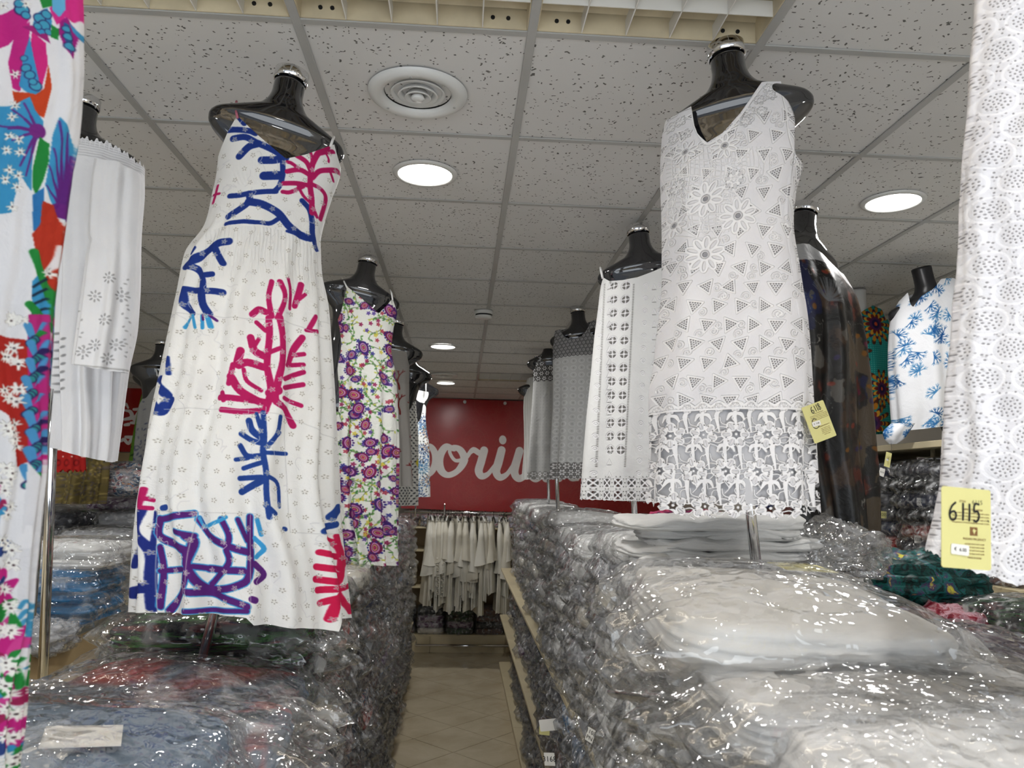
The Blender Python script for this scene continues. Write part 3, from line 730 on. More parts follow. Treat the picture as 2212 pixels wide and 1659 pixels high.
for _ in range(170):   # meandering embroidery threads
    x, y = rnd.uniform(0, cv.W), rnd.uniform(0, cv.H); q = [(x, y)]
    for k in range(4): x += rnd.uniform(-.012, .012); y += rnd.uniform(-.016, .004); q.append((x, y))
    cv.path(q, .0005, color=(214, 214, 216), bump=.85)
g.setmat(cloth('coral_print_cotton', cv, wrinkle=.35, wscale=22, wdist=.01))
m_straphem = plain('red_and_white_strap', rgb(206, 120, 140), .8, var=.5, scale=60)
m_wht = plain('white_cotton', rgb(235, 235, 234), .85, var=.08, bump=.3)
strap(g, [(511, 219, -.02), (509, 228, .04), (510, 240, .075), (513, 254, .10)], 1.95, .0032, m_straphem, 'strap', g.o)
strap(g, [(721, 296, .03), (718, 304, .05), (714, 316, .06)], 1.95, .0035, m_wht, 'strap', g.o)

# --- white lace dress
mannequin(1566, 99, 1.78, math.radians(-7), math.radians(-22), 'glossy black mannequin with chrome neck cap wearing the white crochet lace dress', ((1633, 1212), (1624, 1130)), zb=1.5, scale=.92, shift=(-.03, 0))
g = Loft([(165, 1462, 1690, -.33, .18), (210, 1440, 1704, -.33, .36), (250, 1430, 1712, -.32, .46), (320, 1426, 1738, -.28, .58), (380, 1427, 1736, -.22, .64), (440, 1429, 1720, -.18, .62), (500, 1430, 1714, -.15, .6), (600, 1430, 1728, -.1, .6), (700, 1420, 1744, -.07, .6),
          (780, 1412, 1751, -.05, .6), (860, 1401, 1755, -.03, .62), (966, 1402, 1760, 0, .64), (1105, 1392, 1769, .03, .64)], 1.78, math.radians(-14), seed=8,
         amp=[(300, .001), (450, .004), (800, .007), (1105, .014)], fn=8)
g.build('lace_dress', [(1424, 330), (1430, 285), (1437, 262), (1494, 229), (1496, 262), (1507, 290), (1527, 308), (1560, 288), (1600, 243), (1637, 190), (1645, 178), (1688, 176), (1697, 235), (1702, 290), (1716, 330), (1745, 368)],
        [(1385, 1085), (1400, 1092), (1479, 1124), (1600, 1120), (1704, 1125), (1776, 1108)], 180, 110, scallop=(14, -9))
tag(g.o, 'large white sleeveless crochet lace dress with V neck and open flower hem', 'dress')
cv = g.canvas(900, (232, 231, 234))
LW = (243, 242, 243)
def px(p): return g.hit(p)
k = g.Y * .93 / F
# triangle flags with drilled dots and spiral curls
yy = 250; row = 0
while yy < 868:
    xx = 1400 + (row % 2) * 26
    while xx < 1780:
        (cx_, cy_), = px([(xx, yy)]); a = rnd.choice([0, .6, -1.57, 2.1, 3.14, .2]) + rnd.uniform(-.3, .3); R_ = 20 * k
        tri = [(cx_ + R_ * math.cos(a + q * 2.094), cy_ + R_ * math.sin(a + q * 2.094)) for q in range(3)]
        for q in range(3): cv.path([tri[q], tri[(q + 1) % 3]], .0019, color=LW, bump=.85)
        tri2 = [(cx_ + R_ * .78 * math.cos(a + q * 2.094), cy_ + R_ * .78 * math.sin(a + q * 2.094)) for q in range(3)]
        cv.poly(tri2, color=(226, 225, 227))
        for i in range(5):
            for j in range(5 - i):
                u, v = (i + .33) / 5, (j + .33) / 5; w = 1 - u - v
                if w < 0: continue
                X = tri2[0][0] * u + tri2[1][0] * v + tri2[2][0] * w; Y = tri2[0][1] * u + tri2[1][1] * v + tri2[2][1] * w
                cv.ell(X, Y, .00095, color=(40, 38, 40), bump=.05)
        sx, sy = cx_ + 25 * k * math.cos(a + 1), cy_ + 25 * k * math.sin(a + 1); sp = [(sx + (1 + t * .8) * k * 1.2 * math.cos(t + a), sy + (1 + t * .8) * k * 1.2 * math.sin(t + a)) for t in np.linspace(0, 9.5, 18)]
        cv.path(sp, .0014, sub=2, color=LW, bump=.9)
        xx += 50
    yy += 41; row += 1
# crochet mesh over the chest
for i in range(26):
    x0 = 1436 + i * 9
    cv.path(px([(x0, 318), (x0 + rnd.uniform(-8, 8), 380), (x0 + rnd.uniform(-8, 8), 440), (x0 + rnd.uniform(-6, 6), 500)][:(4 if x0 < 1600 else 2)]), .0009, color=LW, bump=.75)
for i in range(22):
    y0 = 322 + i * 9
    cv.path(px([(1440, y0), (1500, y0 + rnd.uniform(-6, 6)), (1560, y0 + rnd.uniform(-6, 6)), (1622 - i * 3, y0)]), .0009, color=LW, bump=.75)
def crochet_flower(c, R, n=8, open_=False, rot=0.0, hole=(150, 150, 156)):
    x, y = c
    for q in range(n):
        a = rot + q * 6.283 / n; X, Y = x + .66 * R * math.cos(a), y + .66 * R * math.sin(a)
        cv.ell(X, Y, R * .40, R * (.24 if n > 6 else .34), a, color=LW, bump=.95, alpha=1)
        cv.ell(X, Y, R * .27, R * (.09 if n > 6 else .17), a, color=(224, 223, 226), bump=.55)
        if n <= 6:
            for e in (-.35, 0, .35): cv.path([(x + R * .25 * math.cos(a + e), y + R * .25 * math.sin(a + e)), (x + R * .85 * math.cos(a + e * .8), y + R * .85 * math.sin(a + e * .8))], R * .028, color=LW, bump=.9)
            for e in (-.33, .33): cv.ell(x + R * .74 * math.cos(a + e), y + R * .74 * math.sin(a + e), R * .035, color=(120, 118, 120), bump=.1)
    if n > 6:
        cv.ell(x, y, R * .34, color=LW, bump=1.0, alpha=1); cv.ell(x, y, R * .25, ring=R * .02, color=(212, 211, 214), bump=.4)
        cv.ell(x, y, R * .14, color=hole, bump=.1)
    else: cv.ell(x, y, R * .10, color=(236, 235, 236), bump=.6, alpha=1)
for (x, y, R, n) in [(1480, 329, 30, 8), (1565, 315, 33, 9), (1524, 430, 42, 9), (1594, 466, 42, 9), (1586, 388, 26, 6), (1523, 550, 44, 10), (1456, 488, 30, 8), (1463, 405, 22, 6)]: crochet_flower(px([(x, y)])[0], R * k, n, rot=rnd.random())
# yoke crochet on both shoulders
for (x, y) in [(1450, 275), (1470, 262), (1455, 300), (1480, 290), (1640, 215), (1665, 205), (1620, 240), (1645, 240), (1610, 262), (1660, 190)]: crochet_flower(px([(x, y)])[0], 15 * k, 6, rot=rnd.random())
cv.path(px([(1437, 262), (1494, 232)]), .003, color=LW, bump=.9)
cv.path(px([(1497, 235), (1498, 262), (1509, 290), (1528, 312), (1562, 292), (1602, 247), (1642, 192)]), .0035, color=LW, bump=.9)
cv.path(px([(1690, 180), (1698, 240), (1704, 292), (1718, 332), (1738, 366)]), .0025, color=LW, bump=.9)
# open crochet hem
y0 = px([(1580, 882)])[0][1]; yb = 0
cv.A[:int(y0 * cv.res), :] = 0.0
cv.C[:int(y0 * cv.res), :] = np.array([240, 239, 240]) / 255
rows_ = [px([(1580, y)])[0][1] for y in (938, 1018, 1096)]; dx = px([(1660, 1000)])[0][0] - px([(1590, 1000)])[0][0]
n = int(cv.W / dx) + 1; c0 = px([(1590, 938)])[0][0]
for r_, yr in enumerate(rows_):
    for i in range(-n, n + 1):
        x = c0 + (i + (0, -.32, .06)[r_]) * dx
        if not (-.03 < x < cv.W + .03): continue
        R = dx * .43
        up = (y0 if r_ == 0 else rows_[r_ - 1])
        for e in range(10):   # bars to neighbours
            a = e * .628 + .3; cv.path([(x + R * .8 * math.cos(a), yr + R * .8 * math.sin(a)), (x + R * 1.35 * math.cos(a + .2), yr + R * 1.25 * math.sin(a + .2)), (x + R * 1.9 * math.cos(a), yr + R * 1.6 * math.sin(a))], .0011, color=LW, bump=.8, alpha=1)
        m_ = (yr + R * .9 + up) / 2
        cv.path([(x, yr + R * .8), (x - .002, m_), (x + .001, up)], [.003, .0042, .003], color=LW, bump=.9, alpha=1)
        for s_ in (-1, 1): cv.path([(x, m_ + .004), (x + s_ * dx * .16, m_ + .002), (x + s_ * dx * .26, m_ - .010)], [.003, .0045, .002], color=LW, bump=.9, alpha=1)
        cv.path([(x + dx * .5, yr + R * .2), (x + dx * .42, m_), (x + dx * .55, up - .002)], [.002, .0055, .003], color=LW, bump=.9, alpha=1)
for r_, yr in enumerate(rows_):
    for i in range(-n, n + 1):
        x = c0 + (i + (0, -.32, .06)[r_]) * dx; crochet_flower((x, yr), dx * .43, 6, rot=.3 * i)
for i in range(-n * 2, n * 2 + 1):
    x = c0 + i * dx * .5
    cv.path([(x - dx * .25, y0 + .006), (x, y0 + .016), (x + dx * .25, y0 + .006)], .0028, color=LW, bump=.95, alpha=1)
    crochet_flower((x, y0 + .004), dx * .17, 6)
    cv.path([(x, rows_[2] - dx * .3), (x + dx * .08, rows_[2] - dx * .55)], .001, color=LW, alpha=1, bump=.8)
cv.path([(0, y0), (cv.W, y0)], .0025, color=LW, alpha=1, bump=.9)
yb = g.hit([(1580, 1116)])[0][1]
cv.A[:, :2] = 1
hemc = catmull([(0, .022), (cv.W, .022)]);
cv.path([(x, .021 + .0035 * math.sin(x * 220)) for x in np.linspace(0, cv.W, 90)], .0022, sub=2, color=LW, alpha=1, bump=.9)
g.setmat(cloth('white_crochet_lace', cv, alpha=True, bumpk=.9, dist=.006, wrinkle=.3, wdist=.008))
gl = Loft([(870, 1408, 1750, -.03, .62), (966, 1408, 1752, 0, .62), (1100, 1402, 1758, .03, .62)], 1.78, math.radians(-14), seed=8, amp=[(870, .005), (1100, .012)], fn=8)
gl.build('lining', 872, 1086, 100, 20, parent=g.o, mat=plain('pale_lining_voile', rgb(196, 196, 200), .9, var=.05))
# --- swing tag on the lace dress
def ribbon(pts, w, up=(0, 0, 1)):
    """flat pen stroke lying in the xz plane"""
    c = catmull([(p[0], p[1]) for p in pts], 5); v = []; f = []
    for i in range(len(c)):
        t = c[min(i + 1, len(c) - 1)] - c[max(i - 1, 0)]; t = t / (np.linalg.norm(t) + 1e-9); nn = np.array([-t[1], t[0]]) * w / 2
        v += [(c[i][0] - nn[0], 0, c[i][1] - nn[1]), (c[i][0] + nn[0], 0, c[i][1] + nn[1])]
        if i: f.append((2 * i - 2, 2 * i, 2 * i + 1, 2 * i - 1))
    return v, f
DIG = {'6': [[(.75, 1), (.3, .75), (.05, .35), (.2, .03), (.6, .02), (.78, .25), (.6, .47), (.25, .42), (.1, .3)]], '1': [[(.4, 1), (.42, .5), (.4, 0)]], '8': [[(.7, .85), (.4, 1), (.15, .78), (.5, .5), (.75, .22), (.4, 0), (.12, .22), (.45, .5), (.72, .85)]],
       '5': [[(.8, 1), (.3, 1), (.22, .58), (.6, .6), (.78, .3), (.5, .02), (.15, .08)]], 'C': [[(.9, .85), (.5, 1), (.1, .6), (.15, .15), (.55, 0), (.95, .15)]], '.': [[(.2, .02), (.3, .06)]], '2': [[(.15, .8), (.45, 1), (.7, .75), (.15, .02), (.8, .05)]],
       '0': [[(.45, 1), (.12, .5), (.45, 0), (.75, .5), (.45, 1)]], '3': [[(.15, .9), (.6, .95), (.4, .55), (.7, .3), (.15, .02)]], '9': [[(.7, .8), (.35, 1), (.15, .7), (.6, .6), (.72, .9), (.5, 0)]]}
def hand(s, x, z, h, w, pen, rot=0.0, gap=1.15):
    q = MB(); c, sn = math.cos(rot), math.sin(rot)
    for ch in s:
        adv = w * gap if ch not in '.1' else w * .72
        for st in DIG.get(ch, []):
            v, f = ribbon([((x + a * w), (z + b * h)) for a, b in st], pen)
            q.add([((u[0]) * c - u[2] * sn, 0, u[0] * sn + u[2] * c) for u in v], f)
        x += adv
    return q
def textobj(body, size, m, parent, loc, rot=(math.pi / 2, 0, 0), name='lettering', align='CENTER'):
    c = bpy.data.curves.new('text', 'FONT'); c.body = body; c.size = size; c.align_x = align; c.align_y = 'CENTER'; c.extrude = 0.00008; c.resolution_u = 2
    q = bpy.data.objects.new('text', c); me = bpy.data.meshes.new_from_object(q); bpy.data.objects.remove(q); bpy.data.curves.remove(c)
    me.name = name; me.materials.clear(); return link(name, me, m, parent, loc, rot)
def round_card(w, h, r, th=.0008, n=5):
    v = []
    for (cx_, cz, a0) in ((w / 2 - r, h / 2 - r, 0), (-w / 2 + r, h / 2 - r, 1), (-w / 2 + r, -h / 2 + r, 2), (w / 2 - r, -h / 2 + r, 3)):
        for k in range(n + 1): a = (a0 + k / n) * math.pi / 2; v.append((cx_ + r * math.cos(a), 0, cz + r * math.sin(a)))
    m = len(v); v2 = [(a, -th / 2, b) for a, _, b in v] + [(a, th / 2, b) for a, _, b in v]
    return v2, [tuple(range(m)), tuple(reversed(range(m, 2 * m)))] + [(i, i + m, (i + 1) % m + m, (i + 1) % m) for i in range(m)]
def swing_tag(px_, py_, Y, w, h, rot, yaw, label, big, code, price, cat_extra=None):
    c = PY(px_, py_, Y); r = empty('swing_tag', tuple(c)); r.rotation_euler = (0, rot, yaw); tag(r, label, 'price tag')
    q = MB(); q.add(*round_card(w, h, w * .05)); q.build('card', m_tag, r)
    if code: textobj(code, w * .11, m_greyink, r, (w * .22, -.0008, h * .33)); textobj('STYLE', w * .05, m_brownink, r, (-w * .08, -.0008, h * .33))
    textobj('FABRICATION INDIA', w * .045, m_brownink, r, (w * .12, -.0008, h * .235))
    for k_ in range(4): textobj('This garment is of natural textile hand made in India', w * .036, m_brownink, r, (w * .08, -.0008, h * (.19 - .04 * k_)))
    textobj('INDIAN PRODUCT', w * .055, m_brownink, r, (w * .16, -.0008, -h * .13))
    for k_ in range(4): textobj('exclusive hand work textile', w * .036, m_brownink, r, (w * .16, -.0008, -h * (.19 + .04 * k_)))
    textobj('MADE IN INDIA', w * .04, m_brownink, r, (w * .16, -.0008, -h * .36))
    if cat_extra:   # small brown square with the map outline
        q = MB(); q.box(w * .07, w * .22, -.0009, -.0005, -h * .085, h * .02); q.build('map_stamp', m_brownink, r)
        q = MB(); P_ = [(0, .9), (.25, .75), (.3, .5), (.6, .45), (.95, .5), (.7, .3), (.5, .1), (.3, -.4), (.12, -.85), (-.1, -.4), (-.3, .1), (-.6, .15), (-.35, .4), (-.25, .7)]
        q.add([(w * .145 + a * w * .06, -.0011, -h * .035 + b * h * .04) for a, b in P_], [tuple(range(len(P_)))]); q.build('map_outline', m_tag, r)
    big(r, w, h)
    q = MB(); q.add(*round_card(w * .36, h * .13, w * .03, .0006)); st = q.build('price_sticker', m_paper, r, loc=(-w * .14, -.0012, -h * .27 if cat_extra else -h * .02), rot=(0, .05, 0))
    textobj('€  ' + price, w * .085, m_ink, st, (0, -.0006, 0))
    return r
def big6118(r, w, h):
    hand('6118', -w * .12, h * .27, h * .17, w * .13, w * .028, .0).build('handwriting', m_ink, r, loc=(w*.02, -.0011, 0), rot=(0, -.12, 0))
    hand('C', -w * .34, -h * .14, h * .26, w * .30, w * .028).build('handwriting', m_ink, r, loc=(0, -.0010, 0))
swing_tag(1769, 911, 1.66, .057, .0845, math.radians(-21), .1, 'yellow swing tag marked 6118 at the right edge of the lace dress', big6118, None, '7.00')

# --- paisley dress
mannequin(797, 555, 3.8, math.radians(9), math.radians(14), 'black mannequin with chrome neck cap wearing the purple paisley dress', None)
g = Loft([(560, 742, 850, .3, .3), (620, 732, 860, .25, .5), (662, 729, 858, .2, .6), (702, 722, 850, .15, .64), (750, 722, 846, .1, .64), (800, 719, 854, .08, .64), (870, 722, 858, .05, .66), (970, 726, 861, .03, .66), (1102, 733, 858, .02, .66), (1226, 746, 858, .0, .66)], 3.8, math.radians(10), seed=5,
         amp=[(750, .0), (800, .01), (1226, .035)], fn=9)
g.build('paisley_dress', [(715, 712), (726, 700), (741, 662), (749, 618), (785, 648), (818, 677), (835, 660), (848, 645), (856, 668), (862, 690)], [(740, 1226), (800, 1228), (802, 1222), (862, 1222)], 120, 80)
tag(g.o, 'white strappy maxi dress with purple paisley and green vine print', 'dress')
cv = g.canvas(480, (232, 233, 226))
for _ in range(150):
    x, y = rnd.uniform(0, cv.W), rnd.uniform(0, cv.H); q = [(x, y)]; a = rnd.uniform(0, 6.3)
    for k_ in range(6): a += rnd.uniform(-.7, .7); x += .018 * math.cos(a); y += .018 * math.sin(a); q.append((x, y))
    cv.path(q, .0012, color=(96, 110, 84))
    for (lx, ly) in q: cv.ell(lx + rnd.uniform(-.008, .008), ly + rnd.uniform(-.008, .008), .007, .0035, rnd.uniform(0, 3), color=rnd.choice([(98, 150, 80), (120, 165, 90), (196, 200, 90), (70, 130, 66)]))
for _ in range(240):
    x, y = rnd.uniform(0, cv.W), rnd.uniform(0, cv.H); c = rnd.choice([(88, 66, 150), (150, 40, 90), (60, 60, 140), (170, 60, 80), (214, 196, 80)])
    for k_ in range(5): cv.ell(x + .006 * math.cos(k_ * 1.256), y + .006 * math.sin(k_ * 1.256), .005, .003, k_ * 1.256, color=c)
for _ in range(75):
    x, y = rnd.uniform(0, cv.W), rnd.uniform(0, cv.H); R = rnd.uniform(.014, .036); a = rnd.uniform(0, 6.3); c = rnd.choice([(92, 34, 98), (104, 30, 92), (72, 40, 110), (120, 34, 80)])
    cv.ell(x, y, R, R * .75, a, color=c); cv.ell(x + R * .9 * math.cos(a), y + R * .9 * math.sin(a), R * .45, R * .3, a + .8, color=c)
    for k_ in range(14): cv.ell(x + R * 1.02 * math.cos(k_ * .449), y + R * .8 * math.sin(k_ * .449), R * .13, color=rnd.choice([(70, 40, 110), (50, 50, 130)]))
    cv.ell(x, y, R * .7, R * .5, a, ring=R * .06, color=(206, 150, 190)); cv.ell(x, y, R * .42, R * .3, a, ring=R * .05, color=(214, 180, 120)); cv.ell(x, y, R * .2, R * .15, a, color=(190, 60, 110))
g.setmat(cloth('paisley_print_cotton', cv, wrinkle=.6, wscale=18, wdist=.02))
strap(g, [(738, 600, -.03), (743, 608, .07), (750, 622, .12)], 3.8, .004, m_wht, 'strap', g.o)
strap(g, [(842, 625, -.02), (846, 634, .05), (848, 648, .07)], 3.8, .004, m_wht, 'strap', g.o)

def lace_white(name, g, res, base, eye, alpha_yoke=None):
    pass
# --- white strappy dress with lace insertions
mannequin(1377, 489, 3.2, math.radians(-7), math.radians(-14), 'black mannequin with chrome neck cap wearing the white strappy lace-panel dress', ((1372, 1125), (1369, 1080)), zb=1.5)
g = Loft([(560, 1312, 1448, -.2, .3), (605, 1298, 1452, -.18, .5), (660, 1292, 1452, -.1, .55), (727, 1284, 1449, -.05, .55), (817, 1276, 1450, 0, .56), (906, 1267, 1454, 0, .58), (1017, 1258, 1460, 0, .6), (1082, 1253, 1464, .01, .6)], 3.2, math.radians(-10), seed=2, amp=[(600, .002), (800, .01), (1082, .026)], fn=5)
g.build('strappy_lace_dress', [(1290, 606), (1303, 599), (1316, 607), (1345, 605), (1376, 599), (1412, 586), (1432, 577), (1450, 566), (1460, 570)], [(1250, 1080), (1400, 1087), (1470, 1084)], 110, 80, scallop=(22, -3))
tag(g.o, 'white strappy dress with two columns of ring lace down its front', 'dress')
cv = g.canvas(620, (234, 234, 232)); k = g.Y * .95 / F
for i in range(26):
    for x0, dxx in ((1326, -10), (1352, -14)):
        y = 618 + i * 29.5
        (cx_, cy_), = g.hit([(x0 + dxx * i / 15.0, y)])
        if y > 1000: continue
        R = 11.5 * k; cv.ell(cx_, cy_, R, color=(118, 116, 112), bump=.1); cv.ell(cx_, cy_, R, ring=R * .12, color=LW, bump=.9)
        cv.path([(cx_ - R, cy_), (cx_ + R, cy_)], R * .11, color=LW, bump=.8); cv.path([(cx_, cy_ - R), (cx_, cy_ + R)], R * .11, color=LW, bump=.8); cv.ell(cx_, cy_, R * .28, color=LW, bump=.9)
for xt, xb in ((1306, 1288), (1369, 1350)):
    for i in range(110):
        y = 615 + i * 3.6; x = xt + (xb - xt) * (y - 615) / 390
        (cx_, cy_), = g.hit([(x, y)]); cv.ell(cx_, cy_, .0035, .0016, color=(120, 118, 114), bump=.1)
for i in range(16):
    for x0 in (1395, 1425, 1298):
        (cx_, cy_), = g.hit([(x0 - i * 1.0, 618 + i * 27)]); sp = [(cx_ + (1 + t * .55) * k * math.cos(t), cy_ + (1 + t * .55) * k * math.sin(t)) for t in np.linspace(0, 9, 14)]; cv.path(sp, .0018, sub=2, color=LW, bump=.95)
        T = g.hit([(x0 + 12, 628 + i * 27), (x0 + 24, 626 + i * 27), (x0 + 18, 614 + i * 27)])
        for a_, b_ in ((0, 1), (1, 2), (2, 0)): cv.path([T[a_], T[b_]], .0014, color=LW, bump=.9)
        for u in np.linspace(.2, .8, 4): cv.ell(T[0][0] * (1 - u) + T[1][0] * u, T[0][1] + .003, .0016, color=(130, 128, 124), bump=.1)
vb = .02
for r_ in range(2):
    for i in range(24):
        x, y = i * .052 + .02, vb + .030 + r_ * .05; R = .021
        cv.ell(x, y, R, color=(100, 98, 94), bump=.1, alpha=.35); cv.ell(x, y, R, ring=R * .12, color=LW, bump=.9, alpha=1)
        for a in (.785, 2.356): cv.path([(x - R * math.cos(a), y - R * math.sin(a)), (x + R * math.cos(a), y + R * math.sin(a))], R * .16, color=LW, bump=.8, alpha=1)
        for e in range(10): cv.ell(x + .026 * math.cos(e * .628), y + .026 * math.sin(e * .628), .0018, color=(90, 90, 88), bump=.1)
for i in range(int(cv.W / .007)): cv.ell(i * .007, vb + .004, .0022, .004, color=(80, 80, 78), alpha=0)
g.setmat(cloth('ring_lace_cotton', cv, alpha=True, bumpk=.8, dist=.005, wrinkle=.3, wdist=.01))
strap(g, [(1297, 578, 0), (1299, 588, .05), (1302, 602, .05)], 3.2, .005, m_wht, 'strap', g.o)

def holes(cv, y0, y1, step, R, bg, petals=6):
    j = 0; y = y0
    while y < y1:
        x = (j % 2) * step / 2
        while x < cv.W:
            cv.ell(x, y, R * 1.5, color=bg, bump=.15, alpha=.55)
            for q in range(petals): cv.ell(x + R * .8 * math.cos(q * 6.283 / petals), y + R * .8 * math.sin(q * 6.283 / petals), R * .45, R * .3, q * 6.283 / petals, color=LW, bump=.95, alpha=1)
            x += step
        y += step * .87; j += 1
# --- grey-white crochet yoke dress, and the two behind it
mannequin(1247, 664, 4.9, math.radians(-6), math.radians(-10), 'black mannequin with chrome neck cap wearing the white crochet yoke tunic', ((1206, 1120), (1203, 1040)), zb=1.5)
g = Loft([(680, 1206, 1282, -.25, .25), (715, 1197, 1290, -.22, .45), (770, 1194, 1292, -.1, .55), (860, 1195, 1289, 0, .55), (950, 1191, 1286, 0, .6), (1034, 1188, 1285, 0, .6)], 4.9, math.radians(-8), seed=4, amp=[(760, .0), (850, .012), (1034, .04)], fn=5)
g.build('crochet_yoke_tunic', [(1188, 728), (1195, 716), (1211, 711), (1214, 720), (1222, 729), (1238, 733), (1256, 726), (1268, 712), (1277, 694), (1287, 690), (1295, 690)], [(1180, 1034), (1300, 1034)], 96, 60)
tag(g.o, 'white sleeveless tunic with dark-dotted crochet yoke, right of the aisle', 'tunic')
cv = g.canvas(420, (205, 206, 205)); v = g.hit([(1215, 768)])[0][1]; v2 = g.hit([(1240, 1005)])[0][1]
for i in range(24):
    for j in range(20): cv.ell(i * .052, .05 + j * .045, .02, .017, ring=.0022, color=(228, 229, 228), bump=.9); cv.ell(i * .052, .05 + j * .045, .003, color=(150, 150, 148), bump=.1)
holes(cv, v, cv.H, .026, .0085, (52, 52, 52)); holes(cv, 0.02, v2, .045, .016, (120, 118, 116))
g.setmat(cloth('crochet_yoke_cotton', cv, alpha=False, bumpk=.6, wrinkle=.4))
mannequin(1184, 731, 6.5, math.radians(-5), math.radians(-8), 'black mannequin with chrome neck cap wearing the grey lace-yoke tunic', ((1186, 1098), (1184, 1020)), zb=1.5)
g = Loft([(745, 1163, 1210, -.1, .3), (772, 1154, 1216, -.1, .5), (839, 1151, 1214, 0, .55), (928, 1145, 1216, 0, .6), (1036, 1138, 1220, 0, .6)], 6.5, math.radians(-8), seed=6, amp=[(800, 0), (1036, .03)], fn=4)
g.build('lace_yoke_tunic', [(1148, 778), (1156, 769), (1170, 767), (1172, 780), (1180, 789), (1192, 791), (1204, 782), (1225, 765)], [(1130, 1036), (1230, 1036)], 72, 50)
tag(g.o, 'pale grey sleeveless tunic with lace yoke, behind the crochet yoke tunic', 'tunic')
cv = g.canvas(300, (182, 182, 180)); v = g.hit([(1165, 818)])[0][1]; holes(cv, v, cv.H, .05, .017, (48, 46, 44)); holes(cv, .02, .10, .05, .017, (130, 128, 124))
for i in range(40):
    for j in range(30): cv.ell(i * .03, .12 + j * .028, .003, color=(150, 150, 150), bump=.3)
g.setmat(cloth('grey_lace_cotton', cv))
mannequin(1160, 800, 8.0, 0, 0, 'farthest black mannequin on the right, wearing the narrow white tunic', None)
g = Loft([(805, 1142, 1190, 0, .4), (830, 1136, 1196, 0, .5), (879, 1131, 1194, 0, .55), (950, 1133, 1196, 0, .6), (1036, 1128, 1200, 0, .6)], 8.0, 0, seed=7, amp=[(800, 0), (1036, .04)], fn=4)
g.build('narrow_white_tunic', [(1130, 828), (1138, 818), (1155, 812), (1160, 825), (1175, 825), (1200, 812)], [(1120, 1036), (1210, 1036)], 72, 40)
tag(g.o, 'farthest white openwork tunic on the right, against the red banner', 'tunic')
cv = g.canvas(260, (234, 234, 230))
for i in range(60):
    for j in range(90): cv.ell(i * .018, j * .014, .004, .0025, color=(176, 174, 168), bump=.2)
g.setmat(cloth('openwork_white_cotton', cv))
# --- left aisle dresses behind the paisley one
mannequin(858, 690, 5.0, math.radians(6), math.radians(8), 'black mannequin wearing the grey smocked sundress behind the paisley dress', None)
g = Loft([(745, 822, 890, .12, .5), (800, 818, 884, .08, .6), (860, 816, 884, .04, .6), (950, 815, 888, 0, .6), (1050, 812, 892, 0, .6)], 5.0, .1, seed=9, amp=[(800, .0), (850, .01), (1050, .035)], fn=6)
g.build('smocked_sundress', [(818, 748), (850, 755), (892, 762)], [(800, 1052), (895, 1050)], 90, 50)
tag(g.o, 'grey smocked sundress with red coral twigs, behind the paisley dress', 'dress')
cv = g.canvas(320, (168, 164, 158))
def twig(cv, x, y, a, L, r, c, d=4):
    if d == 0: return
    x2, y2 = x + L * math.cos(a), y + L * math.sin(a); xm, ym = (x + x2) / 2 + rnd.uniform(-.1, .1) * L, (y + y2) / 2
    cv.path([(x, y), (xm, ym), (x2, y2)], [r, r * .75], sub=3, color=c)
    for s_ in (-1, 1): twig(cv, x2, y2, a + s_ * rnd.uniform(.25, .6), L * rnd.uniform(.6, .85), r * .72, c, d - 1)
for _ in range(16): twig(cv, rnd.uniform(.0, cv.W), rnd.uniform(.05, cv.H * .8), 1.57 + rnd.uniform(-.3, .3), .05, .006, (118, 30, 30), 4)
for i in range(30): cv.cap((0, cv.H - .02 - i * .008), (cv.W, cv.H - .02 - i * .008), .0012, .0012, color=(150, 146, 140), bump=.1)
g.setmat(cloth('smocked_grey_cotton', cv)); g1 = g
mannequin(888, 750, 6.0, math.radians(7), math.radians(10), 'black mannequin wearing the grey-topped dotted dress in the left row', None)
g = Loft([(790, 868, 908, .2, .4), (816, 862, 906, .1, .5), (850, 858, 898, .05, .55), (950, 848, 904, 0, .6), (1092, 838, 904, 0, .6)], 6.0, .1, seed=10, amp=[(830, 0), (1092, .03)], fn=5)
g.build('dotted_dress', [(860, 805), (880, 822), (905, 793), (910, 812)], [(830, 1094), (910, 1092)], 72, 44)
tag(g.o, 'dress with plain grey top and black-dotted skirt, in the left row', 'dress')
cv = g.canvas(300, (214, 212, 204)); v = g.hit([(890, 838)])[0][1]; cv.C[int(v * cv.res):] = np.array([128, 130, 130]) / 255
for i in range(60):
    for j in range(70): 
        if j * .02 < v: cv.ell(i * .026 + (j % 2) * .013, j * .02, .0075, .0042, .9 if (i // 5 + j // 7) % 2 else -.9, color=(40, 42, 46))
for x, y, c in ((.25, .35, (206, 190, 60)), (.3, .4, (50, 120, 150)), (.35, .5, (60, 60, 120)), (.28, .6, (170, 60, 50))): cv.ell(x, y, .04, .03, color=c)
g.setmat(cloth('dotted_cotton', cv))
mannequin(908, 792, 7.0, math.radians(6), math.radians(8), 'farthest black mannequin in the left row, wearing the blue sunburst dress', None)
g = Loft([(826, 884, 934, .1, .4), (850, 880, 930, .05, .5), (873, 882, 921, 0, .6), (904, 882, 920, 0, .6), (970, 880, 928, 0, .6), (1074, 878, 930, 0, .6)], 7.0, .05, seed=11, amp=[(870, 0), (1074, .02)], fn=4)
g.build('sunburst_dress', [(880, 842), (905, 843), (932, 848)], [(870, 1075), (940, 1073)], 72, 44)
tag(g.o, 'white slim dress printed with blue sunbursts, beside the red banner', 'dress')
cv = g.canvas(300, (226, 228, 226))
